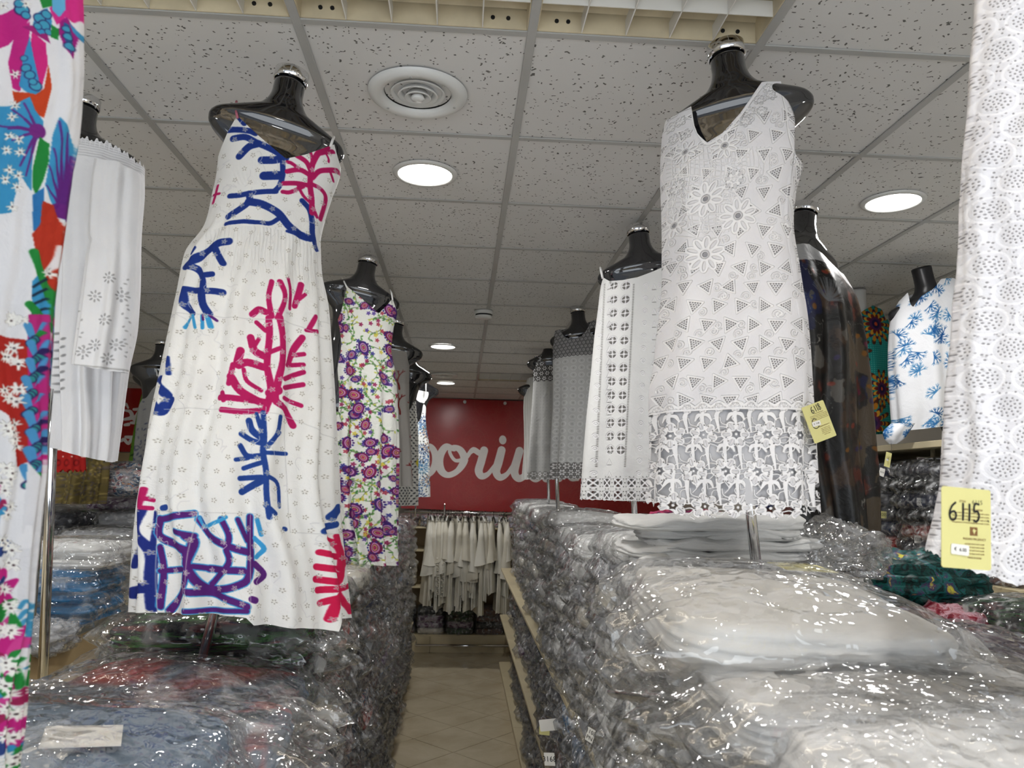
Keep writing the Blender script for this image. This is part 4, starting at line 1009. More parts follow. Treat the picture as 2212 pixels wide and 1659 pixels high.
for _ in range(26):
    x, y = rnd.uniform(0, cv.W), rnd.uniform(0, cv.H); c = rnd.choice([(58, 100, 150), (40, 66, 110), (90, 140, 170), (150, 110, 80)])
    for k_ in range(14):
        a = k_ * .449; cv.ell(x + .038 * math.cos(a), y + .038 * math.sin(a), .013, .004, a, color=c); cv.ell(x + .068 * math.cos(a), y + .068 * math.sin(a), .007, .0035, a, color=rnd.choice([c, (60, 60, 60)]))
    cv.ell(x, y, .012, color=c)
g.setmat(cloth('sunburst_cotton', cv))
strap(g, [(918, 805, -.02), (920, 815, .08), (920, 846, .1)], 7.0, .006, m_wht, 'strap', g.o)
strap(g1, [(892, 748, 0), (893, 752, .02), (893, 758, .02)], 5.0, .004, m_black, 'strap', g1.o)

# --- white off-shoulder blouse, left
mannequin(184, 212, 2.2, math.radians(4), math.radians(6), 'black mannequin with chrome neck cap wearing the white off-shoulder blouse', ((107, 1110), (112, 990)), zb=1.3, scale=.85)
g = Loft([(300, 112, 312, .22, .5), (345, 106, 313, .2, .58), (400, 100, 311, .16, .6), (500, 98, 303, .1, .6), (600, 102, 300, .08, .6), (700, 104, 293, .06, .6), (800, 104, 272, .06, .62), (990, 100, 246, .05, .62)], 2.2, math.radians(10), seed=12,
         amp=[(330, .002), (400, .012), (700, .016), (990, .024)], fn=11)
g.build('off_shoulder_blouse', [(100, 285), (162, 291), (190, 300), (236, 308), (270, 329), (318, 366)], [(90, 960), (110, 966), (170, 985), (242, 999), (260, 990)], 220, 90, frill=(46, 7))
tag(g.o, 'long white off-shoulder blouse with smocked neckline and eyelet sleeve', 'blouse')
cv = g.canvas(560, (236, 236, 238))
for i in range(9): cv.cap((0, cv.H - .03 - i * .0075 - .02), (cv.W, cv.H - .03 - i * .0075 - .02), .001, .001, color=(206, 206, 208), bump=.0)
for i in range(80): cv.ell(.0 + i * .012, cv.H - .055 + .002 * (i % 2), .0028, .024, color=(240, 240, 242), bump=.9)
for i in range(22):
    (x, y), = g.hit([(120 + (i % 3) * 9, 720 + i * 6)]); cv.ell(x, y, .0055, .0032, .7, color=(150, 150, 152), bump=.05)
g.setmat(cloth('sheer_white_cotton', cv, wrinkle=.35, wscale=10, wdist=.014)); gb = g
g = Loft([(345, 205, 300, .25, .62), (400, 198, 309, .25, .66), (520, 190, 302, .2, .62), (532, 194, 300, .2, .62), (545, 190, 301, .2, .66), (650, 175, 296, .14, .66), (790, 156, 277, .1, .66)], 2.05, math.radians(10), seed=13, amp=[(345, .003), (400, .008), (520, .004), (600, .010), (790, .012)], fn=7)
g.build('sleeve', [(195, 340), (250, 348), (312, 380)], [(150, 785), (215, 798), (280, 806)], 96, 60, parent=gb.o)
cv = g.canvas(700, (236, 236, 238))
for (x, y) in [(235, 600), (225, 690), (205, 640), (262, 640), (250, 745), (205, 745), (232, 775), (180, 760)]:
    (X, Y), = g.hit([(x, y)])
    for q in range(8): cv.ell(X + .012 * math.cos(q * .785), Y + .012 * math.sin(q * .785), .0042, .0022, q * .785, color=(168, 168, 170), bump=.05)
    cv.ell(X, Y, .004, color=(190, 190, 192), bump=.1)
for i in range(60):
    (X, Y), = g.hit([(160 + i * 2, 788 + i * .2)]); cv.ell(X, Y, .002, color=(190, 190, 190), bump=.1)
for i in range(40):
    (X, Y), = g.hit([(168 + 8 * math.sin(i) + i * .2 + 100 * (i % 2), 600 + i * 4.6)]); cv.ell(X, Y, .0032, .002, i, color=(176, 176, 178), bump=.1)
g.setmat(cloth('eyelet_sleeve_cotton', cv, wrinkle=.35, wscale=12))

# --- far left dresses
mannequin(352, 735, 5.4, 0, math.radians(8), 'black mannequin wearing the grey embroidered dress, far left', None)
g = Loft([(800, 336, 380, 0, .5), (815, 332, 384, 0, .5), (850, 316, 392, 0, .6), (882, 301, 402, 0, .6), (1020, 289, 420, 0, .6)], 5.4, 0, seed=14, amp=[(820, .0), (1020, .03)], fn=6)
g.build('embroidered_dress', [(325, 825), (340, 808), (390, 812)], [(280, 1014), (420, 1024)], 72, 44)
tag(g.o, 'grey dress with blue-grey floral embroidery, partly behind the coral dress', 'dress')
cv = g.canvas(320, (166, 166, 164))
for _ in range(320):
    x, y = rnd.uniform(0, cv.W), abs(rnd.gauss(0, .16)) + .02; cv.ell(x, y, rnd.uniform(.006, .015), .004, rnd.uniform(0, 3), color=rnd.choice([(88, 94, 118), (104, 108, 128), (120, 122, 134)]))
for j in range(5): cv.cap((0, .012 + j * .008), (cv.W, .012 + j * .008), .001, .001, color=(90, 94, 112))
g.setmat(cloth('grey_embroidered_cotton', cv)); strap(g, [(336, 790, 0), (338, 800, .06), (340, 812, .08)], 5.4, .005, m_wht, 'strap', g.o)
g = Loft([(812, 326, 372, 0, .5), (850, 308, 385, 0, .55), (1045, 277, 404, 0, .6)], 6.3, 0, seed=15, amp=[(820, 0), (1045, .04)], fn=6)
g.build('green_dress', 812, 1046, 72, 40); tag(g.o, 'bright green patterned dress behind the grey embroidered dress', 'dress')
cv = g.canvas(220, (92, 130, 44))
for _ in range(300): cv.ell(rnd.uniform(0, cv.W), rnd.uniform(0, cv.H), .014, .006, rnd.uniform(0, 3), color=rnd.choice([(60, 100, 36), (120, 156, 60), (40, 66, 30)]))
g.setmat(cloth('green_print_cotton', cv))
mannequin(345, 760, 6.3, 0, 0, 'farthest left black mannequin wearing the green dress', None)
g = Loft([(860, 150, 215, 0, .5), (900, 142, 226, 0, .5), (985, 134, 233, 0, .55), (1090, 116, 222, 0, .6)], 4.5, 0, seed=16, amp=[(860, .01), (1090, .05)], fn=7)
g.build('mustard_skirt', 860, 1088, 90, 40); tag(g.o, 'mustard brown small-flowered skirt hanging below the white blouse', 'skirt')
cv = g.canvas(260, (112, 98, 58))
for _ in range(900): cv.ell(rnd.uniform(0, cv.W), rnd.uniform(0, cv.H), .008, .004, rnd.uniform(0, 3), color=rnd.choice([(150, 134, 80), (80, 74, 60), (170, 150, 90), (100, 90, 90)]))
g.setmat(cloth('mustard_print_cotton', cv))
g = Loft([(900, 104, 176, 0, .5), (960, 98, 180, 0, .5), (1024, 88, 183, 0, .5)], 4.0, 0, seed=17, amp=[(900, .01), (1024, .02)], fn=6)
g.build('red_hem_dress', 900, 1022, 80, 30, scallop=(9, -8)); tag(g.o, 'white dress with a deep red lace hem, behind the white blouse', 'dress')
cv = g.canvas(300, (222, 220, 216)); cv.C[:int(.13 * cv.res)] = np.array([158, 30, 26]) / 255
for i in range(40): cv.ell(i * .04, .07, .013, .018, color=(120, 18, 18), ring=.003, bump=.1); cv.ell(i * .04 + .02, .10, .004, color=(215, 190, 180)); cv.ell(i * .02, .135, .004, color=(230, 225, 220))
g.setmat(cloth('red_lace_hem_cotton', cv))

# --- right side: dark printed kaftan
mannequin(1739, 444, 2.75, math.radians(10), math.radians(22), 'black mannequin with chrome neck cap wearing the dark printed kaftan', None)
g = Loft([(475, 1690, 1752, .45, .35), (520, 1655, 1785, .42, .42), (570, 1650, 1815, .38, .5), (620, 1648, 1838, .3, .56), (660, 1645, 1845, .2, .6), (750, 1642, 1857, .1, .6), (900, 1640, 1871, .05, .6), (1050, 1640, 1879, .03, .6), (1230, 1640, 1881, 0, .6)], 2.75, math.radians(14), seed=18,
         amp=[(560, .003), (700, .02), (1230, .04)], fn=9)
g.build('printed_kaftan', [(1640, 500), (1700, 492), (1716, 500), (1742, 522), (1780, 552), (1845, 615)], [(1630, 1240), (1860, 1230), (1890, 1225)], 130, 90)
tag(g.o, 'dark brown and blue printed silky kaftan with silver shoulders', 'dress')
cv = g.canvas(420, (20, 18, 18)); Y_, X_ = np.mgrid[0:cv.h, 0:cv.w] / cv.res
n1 = fbm(np.stack([X_ * 15, Y_ * 8, X_ * 0], -1), 3, 4); n2 = fbm(np.stack([X_ * 16, Y_ * 9, X_ * 0 + 4], -1), 8, 4); n3 = fbm(np.stack([X_ * 6 + 3, Y_ * 3, X_ * 0 + 9], -1), 5, 4)
def lay(mask, c): cv.C[mask] = np.array(c) / 255
lay(n1 > .24, (54, 34, 22)); lay(n1 > .36, (96, 70, 48)); lay(n3 > .22, (20, 30, 92)); lay(n3 > .36, (38, 62, 140)); lay((n2 > .42), (130, 124, 116)); lay((n2 < -.36), (60, 18, 20)); lay((n2 < -.44), (130, 50, 30)); lay(np.abs(n1 + .25) < .012, (190, 186, 178))
v = g.hit([(1750, 1165)])[0][1]; m_ = (Y_ < v + .03 * n1); lay(m_ & (n2 > -.1), (150, 96, 56)); lay(m_ & (n2 > .15), (230, 216, 200)); v = g.hit([(1845, 760)])[0]
lay((X_ > v[0] - .035 + .02 * n1) & (Y_ < v[1] + .1) & (n2 > -.12), (120, 100, 78))
for _ in range(34): cv.ell(rnd.uniform(.1, cv.W), rnd.uniform(cv.H * .35, cv.H * .93), .012, .008, rnd.uniform(0, 3), color=rnd.choice([(150, 20, 80), (180, 60, 30), (60, 40, 110), (190, 120, 30)]))
c = g.hit([(1790, 650)])[0]
for q in range(26): a = 1.3 + rnd.uniform(-1.3, 1.3); cv.path([c, (c[0] + .07 * math.cos(a), c[1] + .09 * math.sin(a))], .0018, color=(150, 152, 156))
yk = g.hit([(1700, 565), (1760, 560), (1800, 578), (1850, 620)])
for i in range(cv.w):
    yv = np.interp(i / cv.res, yk[:, 0], yk[:, 1]); cv.C[int(yv * cv.res):, i] = np.array([255, 255, 255]) / 255
cv.C *= .62; g.setmat(cloth('dark_printed_silk', cv, rough=.38, spec=.45, wrinkle=.4, weave=.05))

# --- teal mandala dress, blue coral shirt on the wall shelf
mannequin(1852, 628, 4.2, 0, 0, 'white headless mannequin wearing the teal mandala dress on the wall shelf', None, group=None, torso=m_torsowhite, cap=False)
g = Loft([(645, 1808, 1902, .0, .4), (672, 1800, 1911, 0, .5), (726, 1796, 1920, 0, .6), (800, 1795, 1926, 0, .6), (938, 1793, 1931, 0, .6)], 4.2, 0, seed=19, amp=[(680, .004), (938, .03)], fn=6)
g.build('mandala_dress', [(1795, 690), (1850, 684), (1866, 670), (1885, 660), (1905, 668), (1914, 690)], 936, 90, 60); tag(g.o, 'teal dress with brown and gold mandala print on the wall shelf', 'dress')
cv = g.canvas(420, (22, 118, 112))
for i in range(70):
    for j in range(90): cv.ell(i * .012, j * .012, .0025, color=(90, 170, 164))
for (px_, py_, R) in [(1892, 700, 1.0), (1905, 840, .9), (1880, 915, 1.1), (1830, 760, 1)]:
    (x, y), = g.hit([(px_, py_)])
    for Rr, n_, c in ((.105, 14, (70, 34, 20)), (.088, 14, (168, 110, 30)), (.070, 12, (60, 24, 50)), (.055, 12, (190, 140, 40)), (.042, 10, (96, 30, 24))):
        for q in range(n_): cv.ell(x + R * Rr * math.cos(q * 6.283 / n_), y + R * Rr * math.sin(q * 6.283 / n_), .018 * R, .011 * R, q * 6.283 / n_, color=c)
    cv.ell(x, y, .04 * R, color=(70, 30, 70)); cv.ell(x, y, .026 * R, color=(30, 20, 60)); cv.ell(x, y, .012 * R, color=(180, 70, 40))
g.setmat(cloth('mandala_cotton', cv))
mannequin(1990, 580, 3.55, math.radians(-10), math.radians(-12), 'matt black mannequin without neck cap wearing the blue coral shirt', None, torso=m_torsomat, cap=False, group=None)
g = Loft([(605, 1962, 2062, -.35, .3), (640, 1936, 2078, -.33, .45), (690, 1923, 2082, -.24, .55), (762, 1921, 2082, -.12, .6), (870, 1925, 2078, -.06, .6), (930, 1930, 2066, -.06, .6)], 3.55, math.radians(-10), seed=20, amp=[(640, .004), (800, .014), (930, .02)], fn=7)
g.build('coral_shirt', [(1915, 700), (1921, 690), (1940, 653), (1962, 630), (1966, 655), (1972, 664), (1990, 640), (2016, 624), (2034, 602), (2060, 600), (2086, 620)], [(1925, 922), (1960, 930), (2070, 918)], 120, 70)
tag(g.o, 'white long shirt with scattered blue coral sprigs on the wall shelf', 'shirt')
def sprigs(cv, n_, sz, cs):
    for _ in range(n_):
        x, y = rnd.uniform(0, cv.W), rnd.uniform(0, cv.H); a0 = rnd.uniform(0, 6.3); c = rnd.choice(cs)
        for q in range(7):
            a = a0 + (q - 3) * .55; L = sz * rnd.uniform(.7, 1.1); x2, y2 = x + L * math.cos(a), y + L * math.sin(a)
            cv.path([(x, y), ((x + x2) / 2 + sz * .1 * math.sin(q), (y + y2) / 2), (x2, y2)], [sz * .055, sz * .015], sub=3, color=c)
            for s_ in (-.5, .5): cv.path([(x + .6 * (x2 - x), y + .6 * (y2 - y)), (x + .6 * (x2 - x) + .35 * L * math.cos(a + s_), y + .6 * (y2 - y) + .35 * L * math.sin(a + s_))], [sz * .032, sz * .012], sub=3, color=c)
cv = g.canvas(560, (228, 229, 232)); sprigs(cv, 64, .042, [(34, 92, 150), (26, 74, 130), (60, 120, 170)]); g.setmat(cloth('blue_coral_cotton', cv, wrinkle=.6)); gs = g
q = Loft([(915, 1925, 1975, .0, .5), (935, 1908, 1962, .0, .5), (950, 1912, 1950, .0, .5), (958, 1920, 1938, 0, .5)], 3.4, 0, seed=21, amp=[(915, .004), (958, .006)], fn=3)
q.build('shirt_tail', 915, 959, 40, 16, parent=gs.o); cv = q.canvas(500, (228, 229, 232)); sprigs(cv, 14, .03, [(34, 92, 150)]); q.setmat(cloth('blue_coral_cotton_tail', cv))

# --- foreground: printed dress at the left edge
g = Loft([(-60, -380, 172, 0, .3), (60, -380, 177, 0, .3), (150, -375, 176, 0, .3), (280, -370, 168, 0, .3), (420, -365, 148, 0, .3), (540, -360, 131, 0, .3), (700, -360, 113, 0, .3), (830, -355, 105, 0, .3), (1000, -350, 98, 0, .3), (1150, -350, 88, 0, .3),
          (1300, -350, 74, 0, .3), (1350, -350, 67, 0, .3), (1500, -350, 53, 0, .3), (1720, -350, 34, 0, .3)], 0.85, 0, seed=22, amp=[(-60, .004), (1720, .008)], fn=15, rough=.004)
g.build('embroidered_print_dress', -60, 1720, 200, 150)
tag(g.o, 'foreground dress at the left edge with magenta, blue and orange flowers', 'dress')
cv = g.canvas(1500, (222, 222, 226)); pp = lambda pts: g.hit([(x / 2.37, y / 2.37) for x, y in pts]); p5_ = lambda pts: g.hit([(x / 1.6957, 680 + y / 1.6957) for x, y in pts]); sc = .83 * .85 / F * 1.15
MG, BL, OR, GR, DK = (186, 30, 122), (52, 140, 186), (190, 62, 24), (28, 128, 52), (40, 26, 84)
P = cv.poly
P(pp([(-60, 90), (60, 50), (120, 30), (155, 90), (110, 160), (40, 230), (-60, 280)]), color=MG); P(pp([(250, 40), (330, 0), (425, -20), (425, 110), (380, 120), (330, 90), (290, 130)]), color=(206, 40, 130))
P(pp([(150, 110), (70, 190), (38, 320), (62, 450), (100, 470), (140, 300)]), color=MG); P(pp([(160, 160), (230, 220), (242, 330), (215, 430), (180, 490), (140, 330)]), color=(200, 34, 120)); P(pp([(110, 140), (200, 190), (255, 225), (240, 180), (170, 130)]), color=(150, 30, 110))
P(pp([(148, 190), (170, 300), (200, 430), (205, 480), (150, 490), (95, 440), (115, 300)]), color=BL)
def cell(x, y, a, b=None, c=(60, 150, 180)):
    (X, Y), = pp([(x, y)]); a *= sc / 2.37 * 1.35; b = (b * sc / 2.37 * 1.35) if b else a
    cv.ell(X, Y, a * 1.22, b * 1.22, color=DK); cv.ell(X, Y, a, b, color=c)
for x, y, a in ((130, 350, 14), (150, 385, 15), (180, 440, 18), (120, 300, 10), (165, 420, 12)): cell(x, y, a)
P(pp([(180, 70), (240, 40), (265, 110), (255, 170), (200, 175), (165, 130)]), color=BL)
for x, y, a in ((200, 95, 18), (235, 75, 16), (225, 130, 18), (245, 165, 12), (190, 135, 12), (110, 50, 22), (130, 80, 14), (95, 20, 15)): cell(x, y, a)
P(pp([(262, -40), (330, -40), (330, 50), (300, 90), (265, 50)]), color=(96, 170, 210)); P(pp([(190, -30), (262, -30), (265, 30), (215, 45)]), color=GR); P(pp([(262, 125), (300, 150), (296, 205), (258, 190)]), color=GR)
P(pp([(305, 110), (335, 88), (385, 150), (405, 190), (372, 305), (330, 250), (298, 170)]), color=(150, 26, 120)); P(pp([(320, 115), (350, 130), (372, 200), (360, 280), (330, 230)]), color=(34, 90, 140))
for x, y, a in ((335, 150, 11), (345, 190, 13), (355, 240, 15)): cell(x, y, a)
P(pp([(350, 110), (415, 180), (415, 215), (370, 160)]), color=BL)
P(pp([(60, 465), (180, 485), (222, 455), (244, 330), (262, 450), (222, 605), (190, 590), (150, 520), (75, 535)]), color=OR)
P(pp([(-80, 560), (60, 540), (150, 498), (175, 560), (218, 620), (214, 690), (165, 740), (162, 980), (100, 900), (55, 1090), (-80, 1110)]), color=BL)
for x, y in ((120, 530), (60, 560), (40, 660), (60, 720), (100, 850), (130, 900), (-20, 640)): cv.path(pp([((x + 190) / 2, (y + 680) / 2 - 8), (x, y)]), .0009, color=(96, 36, 120)); cv.path(pp([(190, 675), ((x + 190) / 2, (y + 680) / 2 - 8)]), .0014, color=(96, 36, 120))
(X, Y), = pp([(190, 672)]); cv.ell(X, Y, .008, color=(110, 34, 120))
P(pp([(200, 700), (250, 735), (245, 830), (215, 930), (180, 1000), (165, 960), (166, 860)]), color=GR)
P(pp([(165, 1000), (220, 960), (225, 1120), (180, 1190), (165, 1180)]), color=(40, 110, 170))
P(pp([(302, 598), (350, 660), (378, 760), (350, 1000), (325, 1130), (280, 1080), (240, 980), (225, 950), (265, 700)]), color=BL)
for x, y in ((300, 620), (345, 680), (360, 800), (345, 900), (270, 760), (245, 850), (235, 950)): cv.path(pp([(320, 1085), ((x + 325) / 2, (y + 1085) / 2), (x, y)]), [.0016, .0006], color=(90, 30, 118))
(X, Y), = pp([(320, 1085)]); cv.ell(X, Y, .008, color=(100, 30, 120))
P(pp([(212, 1030), (270, 1050), (320, 1160), (330, 1260), (300, 1400), (290, 1560), (180, 1310), (160, 1200), (200, 1150)]), color=(176, 46, 26))
cv.path(pp([(320, 1270), (290, 1340), (230, 1400)]), .0022, color=(225, 220, 222))
cv.path(pp([(170, 1290), (210, 1420), (250, 1530), (285, 1640)]), .0035, color=GR); P(pp([(160, 1440), (190, 1410), (250, 1560), (235, 1660), (160, 1560)]), color=BL)
for i in range(4): cv.path(pp([(165, 1470 + i * 45), (235, 1430 + i * 50)]), .0012, color=(20, 40, 60))
cv.path(pp([(150, 1560), (200, 1620), (240, 1680)]), .004, color=GR)
# lower part
P(p5_([(-90, 60), (100, 95), (98, 540), (62, 560), (30, 370), (-90, 290)]), color=(166, 34, 26)); P(p5_([(100, 0), (175, 0), (190, 250), (150, 600), (95, 700), (98, 100)]), color=(176, 36, 116))
for q in range(9):
    x, y = 120 + 12 * math.sin(q * 1.3), 90 + q * 65; cv.path(p5_([(x - 20, y - 50), (x + 5, y), (x + 40, y - 60)]), [.004, .001], color=(70, 140, 190)); cv.path(p5_([(x - 20, y + 20), (x + 30, y - 25)]), .0022, color=rnd.choice([DK, GR, MG]))
    for e in range(3): (X, Y), = p5_([(x + 8 - 10 * e, y + 8 * e)]); cv.ell(X, Y, .0042, color=DK); cv.ell(X, Y, .0032, color=(40, 130, 130))
P(p5_([(98, 540), (150, 600), (130, 900), (95, 1270), (60, 1060), (75, 800)]), color=(212, 212, 216))
for q in range(7): x, y = 90, 1060 + q * 34; cv.path(p5_([(x - 24, y + 20), (x, y - 12), (x + 22, y + 10), (x + 4, y + 30)]), .0014, color=(60, 140, 180))
for q in range(60):
    y = 640 + q * 17; x = rnd.uniform(-90, 75); c = rnd.choice([MG, BL, GR, (150, 30, 80), (222, 222, 226), (40, 60, 120), (200, 60, 140)])
    if y > 780 or x < 20: cv.path(p5_([(x, y), (x + rnd.uniform(10, 30), y + rnd.uniform(-40, 20)), (x + rnd.uniform(0, 60), y - rnd.uniform(20, 70))]), [.007, .002], color=c)
def emb(X, Y, R):
    for q in range(8):
        a = q * .785 + rnd.random(); cv.path([(X, Y), (X + R * math.cos(a), Y + R * math.sin(a))], [R * .22, R * .1], sub=2, color=(240, 238, 232), bump=1.0)
    cv.ell(X, Y, R * .16, color=(70, 50, 60), bump=.2)
for x, y in [(75, 540), (60, 600), (45, 700), (95, 715), (30, 770), (100, 780), (45, 870), (90, 900), (25, 920), (85, 960), (60, 1060), (130, 20), (75, 380), (15, 30), (60, 1620), (110, 1640), (250, 1400)]:
    (X, Y), = pp([(x, y)]); emb(X, Y, .0052)
for x, y in [(50, 30), (45, 130), (25, 160), (60, 170), (20, 290), (60, 275), (50, 320), (30, 410), (58, 420), (60, 470), (20, 560), (45, 590), (10, 630), (30, 720), (10, 830), (35, 860), (40, 910), (15, 990), (30, 1060), (10, 1150), (35, 1170), (20, 1290), (50, 1300), (15, 1370), (40, 1400), (20, 1450), (60, 1460), (20, 1530), (45, 1560), (15, 1620), (50, 1640)]:
    for e in range(2):
        (X, Y), = p5_([(x + rnd.uniform(-10, 10), y + rnd.uniform(-18, 18))]); emb(X, Y, .0062)
cv.C *= .86
g.setmat(cloth('bold_flower_cotton', cv, wrinkle=.5, wscale=16, wdist=.012, bumpk=.8, dist=.003))

# --- foreground: white eyelet dress at the right edge with its tag
g = Loft([(-60, 2112, 2640, 0, .3), (60, 2104, 2640, 0, .3), (130, 2100, 2640, 0, .3), (200, 2094, 2640, 0, .3), (350, 2084, 2640, 0, .3), (520, 2077, 2640, 0, .3), (700, 2064, 2640, 0, .3), (900, 2044, 2640, 0, .3), (1030, 2036, 2640, 0, .3), (1110, 2026, 2640, 0, .3), (1200, 2006, 2640, 0, .3), (1260, 2006, 2640, 0, .3)],
         1.0, 0, seed=23, amp=[(-60, .004), (1260, .012)], fn=13, rough=.005)
g.build('eyelet_dress', -60, [(1990, 1188), (2004, 1190), (2020, 1202), (2100, 1238), (2165, 1254), (2175, 1262), (2400, 1300)], 180, 120, scallop=(60, -5))
tag(g.o, 'foreground white eyelet dress at the right edge behind the large tag', 'dress')
cv = g.canvas(1300, (219, 218, 222)); S_ = .05
for j in range(int(cv.H / S_ / .8) + 2):
    for i in range(int(cv.W / (S_ * 1.1)) + 2):
        x, y = i * S_ * 1.1 + (j % 2) * S_ * .55, j * S_ * .8
        cv.ell(x, y, .0245, .0205, ring=.0016, color=(233, 232, 235), bump=.78)
        for q in range(14): cv.ell(x + rnd.uniform(-.03, .03), y + rnd.uniform(-.024, .024), .0012, color=(176, 174, 178), bump=.2)
        for ring_, n_ in ((.0045, 5), (.0095, 9), (.0148, 14), (.031, 10)):
            for q in range(n_):
                a = q * 6.283 / n_ + ring_ * 50; X, Y = x + ring_ * math.cos(a), y + ring_ * .82 * math.sin(a)
                cv.ell(X, Y, .0021, ring=.0005, color=(240, 239, 241), bump=.9); cv.ell(X, Y, .0014, color=(140, 138, 142), bump=.0)
g.setmat(cloth('white_eyelet_cotton', cv, wrinkle=.5, wscale=30, wdist=.010, bumpk=.5, dist=.0025))
def big6115(r, w, h):
    hand('6115', -w * .36, h * .09, h * .22, w * .18, w * .036).build('handwriting', m_ink, r, loc=(0, -.0011, 0), rot=(0, .02, 0))
    hand('.', w * .40, h * .10, h * .22, w * .16, w * .042).build('handwriting', m_ink, r, loc=(0, -.0011, 0))
swing_tag(2087, 1141, .86, .0645, .0915, math.radians(3.5), .12, 'large yellow swing tag marked 6115 in the right foreground', big6115, '6115', '6.00', True)
# ------------------------------------------------------------------ folded garments in clear bags
def K(*c): return [(0.5, rgb(*c))]
def RP(*cs): n = len(cs); return [(0.30 + 0.40 * i / max(1, n - 1), rgb(*c)) for i, c in enumerate(cs)]
PAL = {
    'white': packcloth('white_folded_cotton', K(226, 226, 224)), 'cream': packcloth('cream_folded_cotton', K(216, 210, 196)), 'pale grey': packcloth('pale_grey_folded_cotton', K(176, 178, 182)),
    'slate blue': packcloth('slate_folded_cotton', K(104, 120, 140)), 'navy': packcloth('navy_folded_cotton', K(40, 48, 78)), 'black': packcloth('black_folded_cotton', K(20, 20, 22)),
    'black and green': packcloth('black_green_folded_cotton', RP((16, 16, 18), (20, 20, 22), (44, 84, 40), (22, 20, 20), (90, 36, 34)), 9, 6),
    'red print': packcloth('red_print_folded_cotton', RP((70, 20, 24), (160, 40, 36), (210, 180, 170), (40, 30, 50)), 16),
    'multicoloured': packcloth('multicoloured_folded_cotton', RP((26, 30, 70), (150, 30, 60), (215, 208, 200), (30, 90, 130), (60, 24, 60), (200, 130, 60)), 20),
    'blue print': packcloth('blue_print_folded_cotton', RP((30, 60, 120), (190, 196, 204), (40, 110, 160), (28, 30, 50)), 18),
    'brown print': packcloth('brown_print_folded_cotton', RP((44, 30, 24), (110, 70, 50), (60, 50, 60), (150, 120, 96)), 14),
    'purple print': packcloth('purple_print_folded_cotton', RP((40, 24, 54), (96, 50, 96), (196, 186, 196), (50, 60, 84)), 16),
    'bright blue': packcloth('bright_blue_folded_cotton', K(32, 128, 184)), 'dark grey': packcloth('dark_grey_folded_cotton', K(66, 66, 74)),
    'striped': packcloth('striped_folded_cotton', RP((40, 50, 84), (190, 194, 204), (46, 54, 90), (200, 204, 210), (40, 44, 70)), 5, 14),
}
def slab(w, d, h, seed, N=44, M=16, bag=False, flap=0.05, crump=1.0, layers=3, sag=.25, e=0.42, both=False, rough=.006):
    ph = np.linspace(0, 2 * math.pi, N, endpoint=False); c, s_ = np.cos(ph), np.sin(ph)
    ux, uy = np.sign(c) * np.abs(c) ** e, np.sign(s_) * np.abs(s_) ** e
    q = np.linspace(.27 if bag else 0, 1, M)        # bottom centre -> side -> top centre
    r = np.where(q < .3, q / .3, np.where(q < .7, 1.0, (1 - q) / .3)); z = np.where(q < .3, 0, np.where(q < .7, (q - .3) / .4, 1.0))
    r = r ** .7; side = np.clip(1 - np.abs(q - .5) / .22, 0, 1)
    R, Z, S_ = np.broadcast_to(r[:, None], (M, N)), np.broadcast_to(z[:, None], (M, N)), np.broadcast_to(side[:, None], (M, N))
    rr = R * (1 - .05 * (np.abs(Z - .5) * 2) ** 2)
    X, Y, Zz = rr * ux * w / 2, rr * uy * d / 2, Z * h
    P = np.stack([X, Y, Zz], -1)
    dome = (1 - (R ** 2)) * h * sag * np.where(Z > .5, 1, 0.0)
    out = np.stack([ux * S_, uy * S_, (Z - .5) * 2 * (1 - S_)], -1)
    if not bag:
        P[..., 2] += dome + rough * fbm(P * 14, seed, 3) * (Z > .4)
        lay = np.abs(((Z * layers * 1.0 + .35 * vnoise(P * 9, seed + 5)) % 1.0) - .5) * 2
        P[..., :2] += (out[..., :2] * ((lay ** 1.2)[..., None] * -.010 + .012 * fbm(P * np.array([8, 8, 30]), seed + 2, 3)[..., None]))
    else:
        P[..., 2] += dome
        rg = ridge(P * 17 / max(.6, w / .4), seed + 7, 3)
        P += out * (.007 + .011 * crump * np.clip(rg, -.2, 1) + .008 * crump * fbm(P * 40, seed, 2))[..., None]
        fl = flap * np.clip(.35 + .9 * vnoise(np.stack([ux * 2, uy * 6, ux * 0], -1), seed + 11), 0.05, 1.3) * np.clip(ux, 0, 1) ** 2
        if both: fl = fl + flap * np.clip(.35 + .9 * vnoise(np.stack([ux * 2, uy * 6, ux * 0 + 5], -1), seed + 12), 0.05, 1.3) * np.clip(-ux, 0, 1) ** 2
        pin = np.exp(-((q - .5) / .17) ** 2)
        P[..., 0] += pin[:, None] * fl[None, :] * np.sign(ux)[None, :]
        jit = pin[:, None] * (fl / (flap + 1e-6))[None, :]
        P[..., 2] += jit * .022 * vnoise(np.stack([P[..., 1] * 60, P[..., 0] * 20, P[..., 2] * 0], -1), seed + 21) - jit * .012
        P[..., 1] += jit * .012 * vnoise(np.stack([P[..., 1] * 45, P[..., 0] * 30, P[..., 2] * 0 + 3], -1), seed + 22)
    P[..., 2] = np.where(Z < .01, np.maximum(P[..., 2], -.001), P[..., 2])
    v = P.reshape(-1, 3)
    f = [(i * N + k, i * N + (k + 1) % N, (i + 1) * N + (k + 1) % N, (i + 1) * N + k) for i in range(M - 1) for k in range(N)]
    return mesh('plastic_bag' if bag else 'folded_garment', v, f, True)
VAR = []
for i in range(9):
    w, d, h = .38, .40 + .01 * (i % 3), .074
    a = slab(w, d, h, 40 + i, layers=2 + i % 3); b = slab(w + .012, d + .012, h + .004, 40 + i, bag=True, flap=.032, crump=.8, N=72, M=24)
    a.materials.append(PAL['white']); b.materials.append(m_milky); VAR.append((a, b))
PK = random.Random(11)
